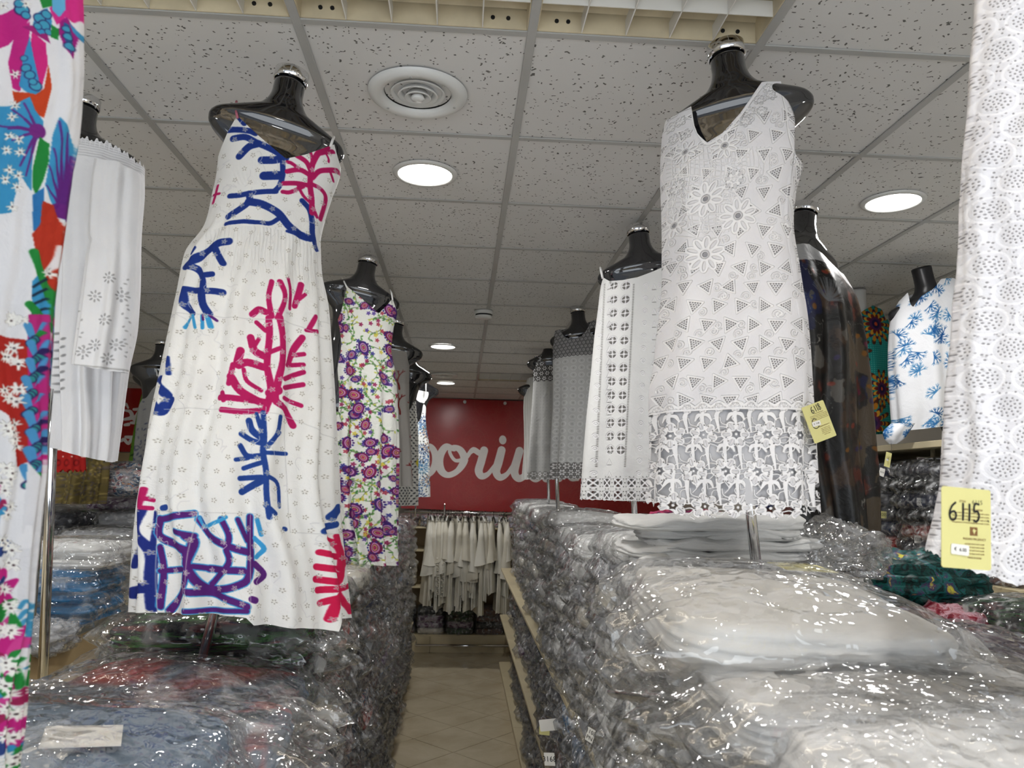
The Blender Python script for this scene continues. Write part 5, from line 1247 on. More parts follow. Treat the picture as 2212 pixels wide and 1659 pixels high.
def pack(x, y, z, rz, colour, label, group=None, var=None, sc=(1, 1, 1), bag=True, tilt=(0, 0), name='folded_garment', cat='folded garment'):
    a, b = VAR[var if var is not None else PK.randrange(len(VAR))]
    o = link(name, a, None, None, (x, y, z), (tilt[0], tilt[1], rz)); o.scale = sc
    o.material_slots[0].link = 'OBJECT'; o.material_slots[0].material = PAL[colour]
    tag(o, label, cat, group)
    if bag: link('plastic_bag', b, None, o)
    return o
def sticker(px_, py_, Y, w, h, rot, text, parent, card=None):
    """paper sticker that belongs to the pack it sits on"""
    bpy.context.view_layer.update()
    c = PY(px_, py_, Y); q = MB(); q.add(*round_card(w, h, w * .06, .0006))
    o = q.build('price_label', card or m_paper, parent, loc=None); o.matrix_parent_inverse = parent.matrix_world.inverted(); o.location = tuple(c); o.rotation_euler = rot
    for i, s in enumerate(text.split('|')):
        textobj(s, h * (.42 if '|' in text else .6), m_ink, o, (0, -.0008, (h * .22 - i * h * .44) if '|' in text else 0))
    return o
ORD = ['topmost', 'second', 'third', 'fourth', 'fifth', 'sixth', 'seventh', 'eighth', 'ninth', 'tenth', 'eleventh', 'twelfth', 'thirteenth', 'fourteenth', 'fifteenth', 'sixteenth', 'seventeenth', 'eighteenth', 'nineteenth', 'twentieth', 'twenty-first', 'twenty-second', 'twenty-third', 'twenty-fourth', 'twenty-fifth', 'twenty-sixth', 'twenty-seventh']
FARV = []
for i in range(4):
    a = slab(.38, .41, .074, 70 + i, 24, 10, layers=2); b = slab(.392, .422, .078, 70 + i, bag=True, flap=.030, crump=.8, N=36, M=14); FARV.append((a, b))
def arr(me):
    v = np.empty(len(me.vertices) * 3, np.float32); me.vertices.foreach_get('co', v); return v.reshape(-1, 3), [tuple(p.vertices) for p in me.polygons]
FARD = [(arr(a), arr(b)) for a, b in FARV]; FAR = {'left': [[], [], [], []], 'right': [[], [], [], []]}
def stack(side, idx, y, tiers, where, xf, nmax=40):
    """one pile of packs along the aisle; tiers: (z bottom, z top, colours)"""
    col_ = []
    for z0, z1, cs in tiers:
        n = max(1, int(round((z1 - z0) / .074))); st = (z1 - z0) / n
        for k in range(n): col_.append((z0 + k * st, st, cs))
    col_.sort(key=lambda t: -t[0]); n = 0
    for z, st, cs in col_:
        if not in_view(xf, y, z + .03, 60) and not in_view(xf, y + .2, z + .03, 40): continue
        c = PK.choice(cs); s_ = -1 if side == 'left' else 1
        w = .38; x = xf + s_ * (w / 2 + PK.uniform(-.012, .03)); rz = (0 if side == 'left' else math.pi) + PK.uniform(-.06, .06); y_ = y + PK.uniform(-.012, .012); sy = PK.uniform(.96, 1.04)
        if idx < 6: pack(x, y_, z, rz, c, f'{c} bagged garment, {ORD[min(n, 26)]} from top, {where}', f'bagged garments in {where}', sc=(1, sy, st / .074 * 1.02))
        else:   # far piles: too small to pick apart
            (va, fa), (vb, fb) = FARD[PK.randrange(4)]; R_ = np.array([[math.cos(rz), -math.sin(rz), 0], [math.sin(rz), math.cos(rz), 0], [0, 0, 1]]); F_ = FAR[side]
            F_[0].append((c, va * (1, sy, st / .074 * 1.02) @ R_.T + (x, y_, z), fa)); F_[2].append((vb * (1, sy, st / .074 * 1.02) @ R_.T + (x, y_, z), fb))
        n += 1
def flush_far(side, label):
    names = sorted({q[0] for q in FAR[side][0]}); V, Fc, mi, n = [], [], [], 0
    for c, v, f in FAR[side][0]:
        V.append(v); Fc += [tuple(i + n for i in g_) for g_ in f]; mi += [names.index(c)] * len(f); n += len(v)
    me = mesh('distant_bagged_garments', np.concatenate(V), Fc)
    for c in names: me.materials.append(PAL[c])
    me.polygons.foreach_set('material_index', mi); o = link('distant_bagged_garments', me); tag(o, label, 'folded garments', kind='stuff')
    V, Fc, n = [], [], 0
    for v, f in FAR[side][2]: V.append(v); Fc += [tuple(i + n for i in g_) for g_ in f]; n += len(v)
    link('plastic_bags', mesh('plastic_bags', np.concatenate(V), Fc), m_milky, o)['kind'] = 'stuff'
# gondolas
def gondola(side, x0, x1, y0, y1, boards, label, xe):
    r = empty('display_gondola', ((x0 + x1) / 2, y0, 0)); tag(r, label, 'shelving'); cx = (x0 + x1) / 2
    def P_(nm, b, m, bv=0): q = MB(); q.box(b[0] - cx, b[1] - cx, b[2] - y0, b[3] - y0, b[4], b[5], bv); return q.build(nm, m, r)
    P_('plinth', (x0 + .02, x1 - .02, y0, y1, 0, .10), m_cream)
    for z in boards:
        y = y0
        while y < y1 - .05:
            P_('shelf_board', (x0, x1, y + .002, min(y + .90, y1) - .002, z - .022, z), m_cream, .002); y += .90
    P_('centre_panel', (cx - .01, cx + .01, y0, y1, .1, boards[-1] + .1), m_cream)
    y = y0
    while y < y1 + .01:
        for x in ((x0 + x1) / 2,): P_('upright', (x - .012, x + .012, y - .012, y + .012, 0, boards[-1]), m_cream)
        y += .90
    return r
gondola('left', -1.28, -.47, 1.15, 8.7, (.12, .54, 1.02), 'long cream shelving unit along the left side of the aisle', -.44)
gondola('right', .47, 1.24, 1.0, 8.7, (.12, .62, 1.12), 'long cream shelving unit along the right side of the aisle', .44)
DARK = ['black', 'navy', 'black and green', 'red print', 'dark grey', 'multicoloured', 'brown print', 'purple print']
MIX = ['multicoloured', 'blue print', 'purple print', 'pale grey', 'brown print', 'dark grey', 'navy', 'red print', 'striped', 'cream']
WHT = ['white', 'white', 'cream', 'pale grey']
LN = ['left pile behind the coral dress', 'second left pile behind the coral dress', 'left pile before the paisley dress', 'left pile under the paisley dress', 'first left pile past the paisley dress', 'second left pile past the paisley dress'] + [''] * 8
for i in range(14):
    y = 2.28 + i * .445; top = 1.40 if i == 0 else 1.62 + (.04 if i > 3 else 0) + PK.uniform(-.03, .03)
    ca = (['black', 'black and green', 'black and green', 'brown print'] if i < 1 else DARK) if i < 3 else MIX
    stack('left', i, y, [(.13, .50, MIX), (.55, .98, MIX), (1.03, top, ca + (['pale grey', 'white'] if i > 3 else []))], LN[i], -.41 + PK.uniform(-.012, .008) - .004 * i)
RN = ['right pile under the lace dress', 'right pile behind the unbagged lace cloths', 'right pile before the strappy dress', 'right pile under the strappy dress', 'first right pile past the strappy dress', 'second right pile past the strappy dress'] + [''] * 8
for i in range(14):
    y = 2.02 + i * .465; top = (1.80 if i == 0 else 1.84 + PK.uniform(-.03, .03))
    lo = ['striped', 'slate blue', 'navy', 'blue print', 'dark grey'] if i < 5 else MIX
    stack('right', i, y, [(.13, .58, MIX), (.63, 1.08, lo if i < 4 else DARK), (1.13, top, WHT if i < 8 else WHT + ['multicoloured', 'purple print'])], RN[i], .435 + PK.uniform(-.01, .02) + .010 * i)
# second row of piles, only their tops show behind the first row on the right
flush_far('left', 'distant piles of bagged garments along the left of the aisle, past the paisley dress')
flush_far('right', 'distant piles of bagged garments along the right of the aisle, under the yoke tunics')
for i in range(1, 6):
    for k in range(2):
        c = PK.choice(WHT); pack(.435 + .01 * i + .62, 2.02 + i * .465, 1.70 + .074 * k + PK.uniform(-.02, .0), math.pi, c, f'{c} bagged garment, {"lower" if k == 0 else "upper"} of two, inner row, {RN[i]}', 'bagged garments in the inner row on the right')

# --- the big packs in front, modelled one by one
def bigpack(name, c, dims, rz, tilt, colour, label, seed, N=150, M=56, bag=True, crump=1.0, flap=.08, layers=5, sag=.25, mat=None, both=True, e=.36, group=None, film=None):
    w, d, h = dims
    a = slab(w, d, h, seed, N, M, layers=layers, sag=sag, e=e); a.materials.append(mat or PAL[colour])
    o = link(name, a, None, None, tuple(c), (tilt[0], tilt[1], rz)); tag(o, label, 'folded garment', group)
    if bag:
        b = slab(w + .014, d + .014, h + .006, seed, int(N * 1.5), int(M * 1.4), bag=True, flap=flap, crump=crump, sag=sag, e=e, both=both); b.materials.append(film or m_film); link('plastic_bag', b, None, o)
    return o
# right front: white lace packs
w0 = bigpack('folded_garment', (.60, 1.47, 1.735), (.50, .50, .085), .0, (math.radians(6), math.radians(3)), 'white', 'large white bagged garment with yellow card inside, just in front of the lace dress pole', 101, layers=4, sag=.45, crump=.6, mat=packcloth('white_embroidered_cotton', K(230, 229, 226), wr=.3))
wh2 = packcloth('white_layered_cotton', K(228, 228, 228), wr=.45)
w1 = bigpack('folded_garment', (.66, 1.30, 1.655), (.56, .46, .08), math.radians(4), (math.radians(4), 0), 'white', 'large white bagged garment, second in the front right pile under the carded one', 102, layers=6, crump=.9, mat=wh2, flap=.10)
w2 = bigpack('folded_garment', (.76, 1.10, 1.585), (.66, .50, .10), math.radians(-4), (math.radians(5), math.radians(4)), 'white', 'largest white bagged garment in the bottom right corner of the photo', 103, layers=5, sag=.35, crump=.8, mat=wh2, flap=.10)
w3 = bigpack('folded_garment', (.66, 1.12, 1.49), (.52, .50, .09), math.radians(3), (0, 0), 'white', 'white bagged garment under the largest one in the bottom right corner', 104, layers=6, crump=1.1, mat=wh2)
w4 = bigpack('folded_garment', (.65, 1.16, 1.40), (.50, .48, .09), math.radians(-3), (0, 0), 'white', 'white bagged garment second under the largest one, bottom right corner', 105, layers=6, crump=1.1, mat=wh2)
for k in range(5):
    bigpack('folded_garment', (.645 + .006 * (k % 2), 1.58 - .01 * k, 1.66 - .062 * k), (.44, .42, .06), math.pi + .03 * (k % 3), (0, 0), 'white', f'white bagged garment, {ORD[k]} in the aisle-facing pile just before the lace dress', 110 + k, 90, 30, crump=1.3, flap=.07, group='white packs facing the aisle before the lace dress', layers=2, film=m_milky)
q = MB(); q.box(-.06, .06, -.035, .035, 0, .001); o = q.build('inner_card', m_tag, w0, loc=(.10, .12, .124), rot=(0, .03, .2))
q = MB(); q.box(-.055, .055, -.035, .035, 0, .001); o = q.build('inner_card', m_paper, w2, loc=(-.20, .13, .128), rot=(0, -.02, .1))
# unbagged lace cloths folded behind the pole
for k in range(7):
    a = slab(.50 - .03 * (k % 3), .34, .028, 130 + k, 110, 26, layers=2, sag=.3, e=.55, rough=.016); a.materials.append(PAL['white'])
    o = link('folded_lace_cloth', a, None, None, (.70 + .03 * math.sin(k * 1.9), 2.10 + .01 * (k % 2), 1.765 + .0255 * k), (0, math.radians(2 - k * .5), .16 * math.sin(k * 2.2)))
    tag(o, f'unbagged folded white lace cloth, {ORD[6 - k]} of the pile behind the lace dress pole', 'folded garment', 'unbagged folded lace cloths')
for k, (x, z, l_) in enumerate(((.50, 1.835, .20), (.47, 1.80, .16), (.53, 1.785, .18))):
    q = MB(); pts = [(x - .06, 1.93, z - .01), (x + .0, 1.95, z + .006), (x + l_ * .5, 2.02, z + .008), (x + l_, 2.1, z)]; q.tube(catmull(pts, 6), list(np.interp(np.linspace(0, 1, 19), [0, .1, .5, 1], [.012, .02, .017, .006])), 20)
    o = q.build('rolled_lace_end', PAL['white'], None, True); tag(o, 'rolled end of white lace cloth poking toward the aisle, ' + ('topmost', 'middle', 'lowest')[k] + ' of three', 'folded garment', 'rolled lace cloth ends')
def crumple(name, c, dims, colour, label, seed, rz=0.0, film=True, mat=None, cat='folded garment', N=120, M=44, amp=.03, group=None):
    w, d, h = dims; ph = np.linspace(0, 2 * math.pi, N, endpoint=False); th = np.linspace(0.02, math.pi - .02, M)
    T, Pp = np.meshgrid(th, ph, indexing='ij'); V = np.stack([np.sin(T) * np.cos(Pp), np.sin(T) * np.sin(Pp), np.cos(T)], -1)
    V = np.sign(V) * np.abs(V) ** .8; S_ = V * np.array([w / 2, d / 2, h / 2]); r_ = amp * (ridge(V * 2.2, seed, 3) * .8 + .5 * fbm(V * 4, seed + 4, 2)); S_ = S_ + V * r_[..., None]
    S_[..., 2] = np.maximum(S_[..., 2], -h * .42); S_[..., 2] += h * .42
    f = [(i * N + k, (i + 1) * N + k, (i + 1) * N + (k + 1) % N, i * N + (k + 1) % N) for i in range(M - 1) for k in range(N)]
    o = link(name, mesh(name, S_.reshape(-1, 3), f, True), mat or PAL[colour], None, tuple(c), (0, 0, rz)); tag(o, label, cat, group)
    if film: o2 = link('plastic_bag', mesh('plastic_bag', (S_ * 1.06 + V * .008 * ridge(V * 5, seed + 2, 2)[..., None]).reshape(-1, 3), f, True), m_film, o)
    return o
o = crumple('crumpled_film', (1.0, 2.1, 1.80), (.26, .30, .13), 'white', 'loose crumpled clear film bundle right of the lace dress pole', 150, film=False, mat=m_film, cat='plastic bag', amp=.05)
o = crumple('crumpled_film', (1.0, 2.1, 1.80), (.20, .22, .09), 'white', 'inner film wad inside the loose bundle right of the lace dress pole', 151, film=False, mat=m_film, cat='plastic bag', amp=.05)
bigpack('folded_garment', (1.14, 1.72, 1.60), (.46, .46, .08), .1, (math.radians(3), math.radians(4)), 'purple print', 'dark purple bagged garment at the right edge below the large tag', 152, mat=packcloth('dark_plum_folded_cotton', RP((56, 54, 62), (74, 66, 76), (70, 34, 60), (96, 92, 98)), 8), crump=1.0, flap=.1)
bigpack('folded_garment', (1.16, 1.76, 1.53), (.44, .46, .07), .05, (0, 0), 'dark grey', 'dark grey bagged garment under the plum one at the right edge', 153, crump=1.0)
# right aisle table with colourful bundles
TB = box('display_table', (1.34, 1.98, 1.9, 4.2, 1.46, 1.50), m_cream); tag(TB, 'cream display table on the far right carrying the dark printed kaftan', 'table')
for x in (1.40, 1.92):
    for y in (1.96, 4.14): q = MB(); q.box(x - .02, x + .02, y - .02, y + .02, 0, 1.46); q.build('leg', m_cream, TB)
crumple('bundled_garment', (1.50, 2.55, 1.66), (.50, .34, .17), 'black', 'teal, black and yellow printed garment bundled on the far right table', 154, .1, False,
        packcloth('teal_yellow_silk', RP((20, 84, 84), (10, 14, 16), (14, 70, 66), (10, 20, 20), (24, 100, 96), (70, 40, 90), (206, 200, 70)), 13, 1, rough=.45), amp=.035)
crumple('bundled_garment', (1.52, 2.36, 1.58), (.34, .24, .10), 'red print', 'dark red garment bundled below the teal printed one', 155, .2, False, packcloth('crimson_silk', RP((96, 10, 30), (130, 18, 40), (190, 150, 160), (90, 8, 28)), 26, 1, rough=.5), amp=.03)
for k in range(3): pack(1.74, 2.30, 1.50 + .055 * k, .1 * k, ['multicoloured', 'brown print', 'black and green'][k], f'bagged {["multicoloured", "brown", "green and black"][k]} garment beside the teal bundle, ' + ['lowest', 'middle', 'topmost'][k] + ' of three', 'bagged garments beside the teal bundle')
for j in range(3):
    for k in range(3): c = PK.choice(DARK); pack(1.62, 2.95 + j * .42, 1.50 + .074 * k, 0, c, f'{c} bagged garment, {ORD[2 - k]} in the {["near", "middle", "far"][j]} pile behind the teal bundle', 'bagged garments behind the kaftan')
# ------------------------------------------------------------------ left side display
wp = box('counter_side', (-1.475, -1.44, 1.9, 4.6, 0, 1.425), m_wood); tag(wp, 'pale wood counter side with a grey top edge on the left', 'counter')
q = MB(); q.box(-1.49, -1.435, 1.88, 4.62, 1.425, 1.455, .002); q.build('edge_strip', m_greytop, wp)
q = MB(); q.box(-2.35, -1.475, 1.9, 4.6, 1.38, 1.40); q.build('deck', m_cream, wp)
mblue = packcloth('turquoise_lace_cotton', K(30, 126, 184), wr=.9)
for k in range(5):
    bigpack('folded_garment', (-1.68 + .01 * (k % 2), 3.35, 1.44 + .045 * k), (.50, .42, .045), .03 * (k % 3), (0, 0), 'bright blue', f'bright blue bagged lace garment, {ORD[4 - k]} of the blue pile at the left', 160 + k, 90, 30, crump=.5, flap=.05, mat=mblue, group='bright blue lace garments', layers=2)
bigpack('folded_garment', (-1.66, 3.36, 1.665), (.52, .42, .035), .05, (0, 0), 'white', 'thin white bagged garment lying directly on the blue pile', 166, 90, 30, crump=.5, layers=2)
bigpack('folded_garment', (-1.60, 3.38, 1.70), (.40, .40, .05), -.08, (0, 0), 'white', 'white bagged garment on top of the blue pile', 167, 90, 30, crump=.5, layers=2)
crumple('folded_garment', (-1.72, 2.62, 1.41), (.36, .4, .16), 'white', 'crumpled white bagged garment in front of the blue pile', 168, 0, True, amp=.03)
crumple('folded_garment', (-1.56, 2.45, 1.40), (.16, .3, .12), 'cream', 'small cream bagged garment at the counter edge by the printed dress', 169, 0, True, amp=.02)
crumple('folded_garment', (-1.50, 2.95, 1.40), (.2, .3, .10), 'pale grey', 'hazy grey bagged garment at the counter edge before the blue pile', 170, 0, True, amp=.03)
lt = box('display_table', (-3.2, -1.5, 4.05, 6.2, 1.40, 1.44), m_cream); tag(lt, 'cream display table behind the blue pile on the left', 'table')
for x in (-3.14, -1.56):
    for y in (4.1, 6.14): q = MB(); q.box(x - .02, x + .02, y - .02, y + .02, 0, 1.40); q.build('leg', m_cream, lt)
j = 0
for (x, y, z, c, n) in [(-2.28, 4.3, 1.44, 'slate blue', 3), (-1.86, 4.32, 1.44, 'pale grey', 4), (-1.9, 4.8, 1.44, 'pale grey', 5), (-2.4, 4.8, 1.44, 'dark grey', 5), (-1.72, 5.3, 1.44, 'brown print', 6), (-2.2, 5.3, 1.44, 'purple print', 6), (-2.7, 5.3, 1.44, 'black', 5)]:
    for k in range(n):
        pack(x, y, z + .074 * k, PK.uniform(-.15, .15) - 1.57, c, f'{c} bagged garment, {ORD[n - 1 - k]} in the {["front left", "front right", "middle right", "middle left", "back right", "back middle", "back left"][j]} pile behind the blue garments', 'bagged garments on the left back table')
    j += 1
crumple('bundled_garment', (-1.98, 4.75, 1.92), (.40, .34, .18), 'multicoloured', 'multicoloured bundle in shiny film on the left back table', 180, 0, True, amp=.04)
crumple('bundled_garment', (-1.86, 5.9, 1.75), (.5, .3, .3), 'multicoloured', 'olive and grey bundle in shiny film behind the multicoloured one', 181, 0, True, packcloth('olive_print_cotton', RP((60, 70, 50), (110, 120, 100), (40, 44, 40)), 12), amp=.04)
q = MB(); q.tube([PY(71, 1330, 2.0), PY(90, 1090, 2.0), PY(110, 840, 2.0)], .007, 12); o = q.build('chrome_post', m_chrome, None, True); tag(o, 'thin chrome post rising behind the foreground printed dress', 'pole')
# --- left front packs under the coral dress
mblk = packcloth('black_green_layered_cotton', RP((18, 18, 20), (22, 22, 24), (60, 120, 50), (20, 18, 20), (24, 24, 28), (130, 50, 46), (20, 20, 22)), 5, 9)
for k in range(4):
    bigpack('folded_garment', (-.63, 2.22 - .0 * k, 1.60 - .055 * k), (.50, .46, .052), .02 * k, (0, 0), 'black', f'wide black and green bagged garment, {ORD[k]} in the pile just behind the coral dress pole', 190 + k, 120, 30, crump=1.2, flap=.08, mat=mblk, group='black and green packs behind the coral dress pole', layers=3)
mred = packcloth('grey_blue_red_patterned_cotton', RP((70, 130, 190), (96, 110, 128), (100, 114, 130), (130, 76, 74), (176, 62, 58), (180, 80, 62)), 3.2, 1)
bigpack('folded_garment', (-.60, 1.80, 1.50), (.50, .40, .07), -.05, (math.radians(2), math.radians(4)), 'red print', 'bagged garment with red, grey and blue print, just before the coral dress pole', 195, layers=3, sag=.5, mat=mred, crump=.7)
bigpack('folded_garment', (-.68, 1.58, 1.50), (.72, .36, .06), -.02, (math.radians(3), math.radians(2)), 'red print', 'bagged grey garment with a large red patch, third pack from the bottom left corner', 196, layers=3, sag=.4, mat=packcloth('grey_red_patch_cotton', RP((88, 80, 84), (104, 116, 132), (106, 118, 134), (112, 120, 134), (196, 80, 66), (214, 104, 76)), 3.0, 1), crump=.9, flap=.12)
b3 = bigpack('folded_garment', (-.74, 1.33, 1.515), (.72, .40, .085), .02, (math.radians(4), math.radians(3)), 'slate blue', 'large slate blue bagged garment with a white card, bottom left corner of the photo', 197, layers=4, sag=.35, mat=packcloth('slate_cotton', K(104, 124, 146), wr=.35), crump=.6, flap=.10)
q = MB(); q.box(-.055, .055, -.045, .045, 0, .001); q.build('inner_card', m_paper, b3, loc=(.16, -.03, .118), rot=(-.02, .06, .35))
for k in range(5):
    bigpack('folded_garment', (-.70 + .01 * (k % 2), 1.36 + .0 * k, 1.44 - .065 * k), (.62, .42, .062), .03, (0, 0), 'navy', f'navy bagged garment, {ORD[k]} under the slate blue pack in the bottom left corner', 200 + k, 90, 28, crump=1.2, flap=.08, mat=PAL[['navy', 'slate blue', 'purple print', 'dark grey', 'brown print'][k]], group='packs under the slate blue pack', layers=3)
    bigpack('folded_garment', (-.66 + .01 * (k % 2), 1.82, 1.425 - .065 * k), (.50, .42, .062), .03, (0, 0), 'navy', f'bagged garment, {ORD[k]} under the red-printed pack before the coral dress pole', 210 + k, 90, 28, crump=1.2, flap=.08, mat=PAL[['dark grey', 'multicoloured', 'purple print', 'pale grey', 'blue print'][k]], group='packs under the red-printed pack', layers=3)

# ------------------------------------------------------------------ right wall shelves
r = empty('shelving_unit', (2.47, 3.2, 0)); tag(r, 'cream wall shelving on the right with piles of bagged garments', 'shelving')
for z in (2.265, 1.66, 1.1, .5):
    q = MB(); q.box(-.32, .30, -.3, 3.6, z - .03, z, .002); q.build('shelf_board', m_cream, r)
for y in (.35, 1.55, 2.75): 
    q = MB(); q.tube([(-.22, y, .0), (-.22, y, 2.24)], .011, 10); q.build('post', m_chrome, r, True)
    q = MB(); q.tube([(-.30, y, 2.19), (.28, y, 2.19)], .008, 8); q.build('bracket', m_chrome, r, True)
nm = ['nearest', 'second', 'third', 'fourth', 'fifth', 'sixth', 'seventh']; WS = {}
for j in range(6):
    for k in range(7):
        c = PK.choice(['multicoloured', 'brown print', 'red print', 'dark grey', 'black', 'purple print', 'navy', 'blue print'] if k < 6 else ['navy', 'dark grey'])
        if not in_view(2.2, 3.15 + j * .43, 1.66 + .073 * k, 30): continue
        WS[j, k] = pack(2.36, 3.15 + j * .43, 1.66 + .073 * k, math.pi + PK.uniform(-.05, .05), c, f'bagged {c} garment, {ORD[6 - k]} in the {nm[j]} pile on the right wall shelf', 'bagged garments on the right wall shelf', sc=(1, 1, .96))
for (x, y, Y, t_, jk, cd) in ((1988, 1084, 3.25, '3209', (0, 3), None), (1908, 1112, 3.6, '3205', (1, 2), m_tag), (1983, 1165, 3.15, '3208', (0, 1), None)):
    if jk in WS: sticker(x, y, 2.13 / ((x - 995) / 1675.0) * .985, .042, .036, (0, .05, .25), t_, WS[jk], cd)
def bigsmall(r, w, h): hand('6', -w * .1, h * .0, h * .16, w * .3, w * .05).build('handwriting', m_ink, r, loc=(0, -.0011, 0))
swing_tag(1918, 993, 3.3, .030, .066, math.radians(14), .2, 'small yellow swing tag hanging under the blue coral shirt', bigsmall, None, '9.00')
c = PY(1905, 1020, 3.32); rr_ = empty('swing_tag', tuple(c)); rr_.rotation_euler = (0, math.radians(18), .2); tag(rr_, 'small white tag marked 3210 below the yellow tag of the blue coral shirt', 'price tag')
q = MB(); q.add(*round_card(.028, .036, .002)); q.build('card', m_paper, rr_); textobj('3210', .011, m_ink, rr_, (0, -.0008, 0), (math.pi / 2, 0, 0))
q = MB(); q.tube([PY(1925, 958, 3.32), PY(1926, 970, 3.31), PY(1924, 978, 3.3)], .0008, 6); o = q.build('tag_string', m_ink, None, True); tag(o, 'thin dark string between the blue coral shirt and its yellow tag', 'string')

# ------------------------------------------------------------------ back of the shop
r = empty('back_shelving', (0, 9.72, 0)); tag(r, 'cream shelving across the back wall with piles of bagged garments', 'shelving')
def bs(nm_, b, m, bv=0): q = MB(); q.box(b[0], b[1], b[2] - 9.72, b[3] - 9.72, b[4], b[5], bv); return q.build(nm_, m, r)
for (a, b) in ((-3.0, -1.9), (-1.9, -.84), (-.84, -.32), (-.32, .60), (.60, 1.5), (1.5, 2.4)): bs('base_panel', (a + .002, b - .002, 9.72, 9.74, 0, .19), m_cream)
for z in (.21, .78, 1.22, 1.5): bs('shelf_board', (-3.0, 2.4, 9.72, 10.3, z - .02, z), m_cream, .002)
for x in (-1.9, -.95, 0.0, .95, 1.9): q = MB(); q.box(x - .01, x + .01, .02, .58, 0, 1.5); q.build('upright', m_cream, r)
bs('back_panel', (-3.0, 2.4, 10.3, 10.33, 0, 1.62), m_wood)
q = MB(); q.tube([(-.48, -.16, .115), (.72, -.16, .115)], .016, 14); q.build('low_rail', m_chrome, r, True)
for x in (-.48, .72): q = MB(); q.tube([(x, -.16, .115), (x, .0, .15)], .009, 10); q.build('rail_bracket', m_chrome, r, True)
BC = ['black', 'dark grey', 'brown print', 'purple print', 'black and green', 'multicoloured', 'cream']
for j, (x, n_) in enumerate(((-.72, 4), (-.36, 4), (.0, 4), (.36, 4), (.72, 4))):
    cc = ['black', 'red print', 'black and green', 'brown print', 'dark grey'][j]
    for k in range(n_): pack(x + .04, 9.90, .21 + .074 * k, -math.pi / 2 + PK.uniform(-.05, .05), cc if PK.random() < .6 else PK.choice(BC), f'folded garment, {ORD[n_ - 1 - k]} in {["far left", "left", "middle", "right", "far right"][j]} pile below the hanging tunics', 'bagged garments on the bottom back shelf', sc=(.9, .82, 1))
    for k in range(2): c = PK.choice(['multicoloured', 'brown print', 'purple print', 'pale grey']); pack(x + .04, 9.90, 1.50 + .065 * k, -math.pi / 2 + PK.uniform(-.08, .08), c, f'bagged {c} garment, {["lower", "upper"][k]} in {["the far left", "the left", "the middle", "the right", "the far right"][j]} pile behind the rail', 'bagged garments behind the tunic rail', sc=(.9, .82, .85))
for k in range(4): pack(-.66, 9.88, .80 + .055 * k, -math.pi / 2, 'cream', f'cream folded garment, {ORD[3 - k]} of the pile left of the hanging tunics', 'cream garments left of the tunics', bag=False, sc=(.9, .7, .9))
# rail with tunics
r = empty('clothes_rail', (.1, 9.22, 1.70)); tag(r, 'chrome clothes rail across the end of the aisle', 'clothes rail')
q = MB(); q.tube([(-.75, 0, 0), (.95, 0, 0)], .014, 14); q.build('bar', m_chrome, r, True)
for x in (-.62, -.28): q = MB(); q.tube([(x, -.02, -.06), (x, -.02, .10)], .009, 10); q.build('upright', m_chrome, r, True)
for x in (-.7, .9): q = MB(); q.tube([(x, 0, 0), (x, .45, 0), (x, .5, -.1)], .010, 10); q.build('bracket', m_chrome, r, True)
mt = [plain('off_white_tunic_cotton', rgb(222, 217, 202), .85, var=.12, bump=.4, bscale=60), plain('warm_white_tunic_cotton', rgb(228, 225, 214), .85, var=.1, bump=.4, bscale=60)]
mh = [m_black, m_white]
TR = random.Random(5)
def tunic_mesh(L, wt, seed, frill=False):
    """body seen edge on: closed fold of cloth, narrow at the shoulder and wavy at the hem"""
    N, Mx = 40, 30; ph = np.linspace(0, 2 * math.pi, N, endpoint=False); t = np.linspace(0, 1, Mx)[:, None]
    hx = (wt * (.25 + .75 * np.minimum(t * 2.2, 1)) * (1 + .5 * t)) / 2; hy = (.10 + .14 * np.minimum(t * 5, 1) + .05 * t)
    X = np.cos(ph) * hx * (1 + .35 * t * np.sin(5 * ph + seed)); Y = np.sin(ph) * hy * (1 + .15 * t * np.sin(7 * ph + 2 * seed)); Z = -t * L + 0 * X + .012 * t * np.sin(3 * ph + seed)
    if frill: X = X * (1 + .12 * np.sign(np.sin(t * 26)))
    P = np.stack([X + .012 * np.sin(3 * t + seed) + 0 * X, Y, Z], -1).reshape(-1, 3)
    f = [(i * N + k, i * N + (k + 1) % N, (i + 1) * N + (k + 1) % N, (i + 1) * N + k) for i in range(Mx - 1) for k in range(N)] + [tuple(range(N))]
    return mesh('tunic', P, f, True)
def sleeve_mesh(L, seed, flare):
    N, Mx = 26, 22; ph = np.linspace(0, 2 * math.pi, N, endpoint=False); t = np.linspace(0, 1, Mx)[:, None]
    R = .014 + .018 * np.minimum(t * 4, 1) + flare * t ** 2
    X = np.cos(ph) * R * (1 + .25 * t * np.sin(4 * ph + seed)) + .02 * t * math.sin(seed); Y = np.sin(ph) * R * 1.3 - .05 * np.minimum(t * 3, 1); Z = -t * L + 0 * X + .02 * t * np.cos(ph + seed)
    f = [(i * N + k, i * N + (k + 1) % N, (i + 1) * N + (k + 1) % N, (i + 1) * N + k) for i in range(Mx - 1) for k in range(N)] + [tuple(range(N))]
    return mesh('sleeve', np.stack([X, Y, Z], -1).reshape(-1, 3), f, True)
HM = []
for c in (0, 1):
    q = MB(); q.tube(catmull([(0, -.20, -.115), (0, -.12, -.075), (0, 0, -.035), (0, .12, -.075), (0, .20, -.115)], 4), .006, 8); b_ = mesh('hanger', q.v, q.f); b_.materials.append(mh[c])
    q = MB(); q.tube(catmull([(0, 0, -.035), (0, 0, .0), (0, .016, .014), (0, .0, .030), (0, -.016, .016)], 5), .0035, 8); k_ = mesh('hook', q.v, q.f); k_.materials.append(mh[0]); HM.append((b_, k_))
nT = 25; pos_n = lambda i: f'{ORD[i] if i else "leftmost"} from the left' if i else 'leftmost'
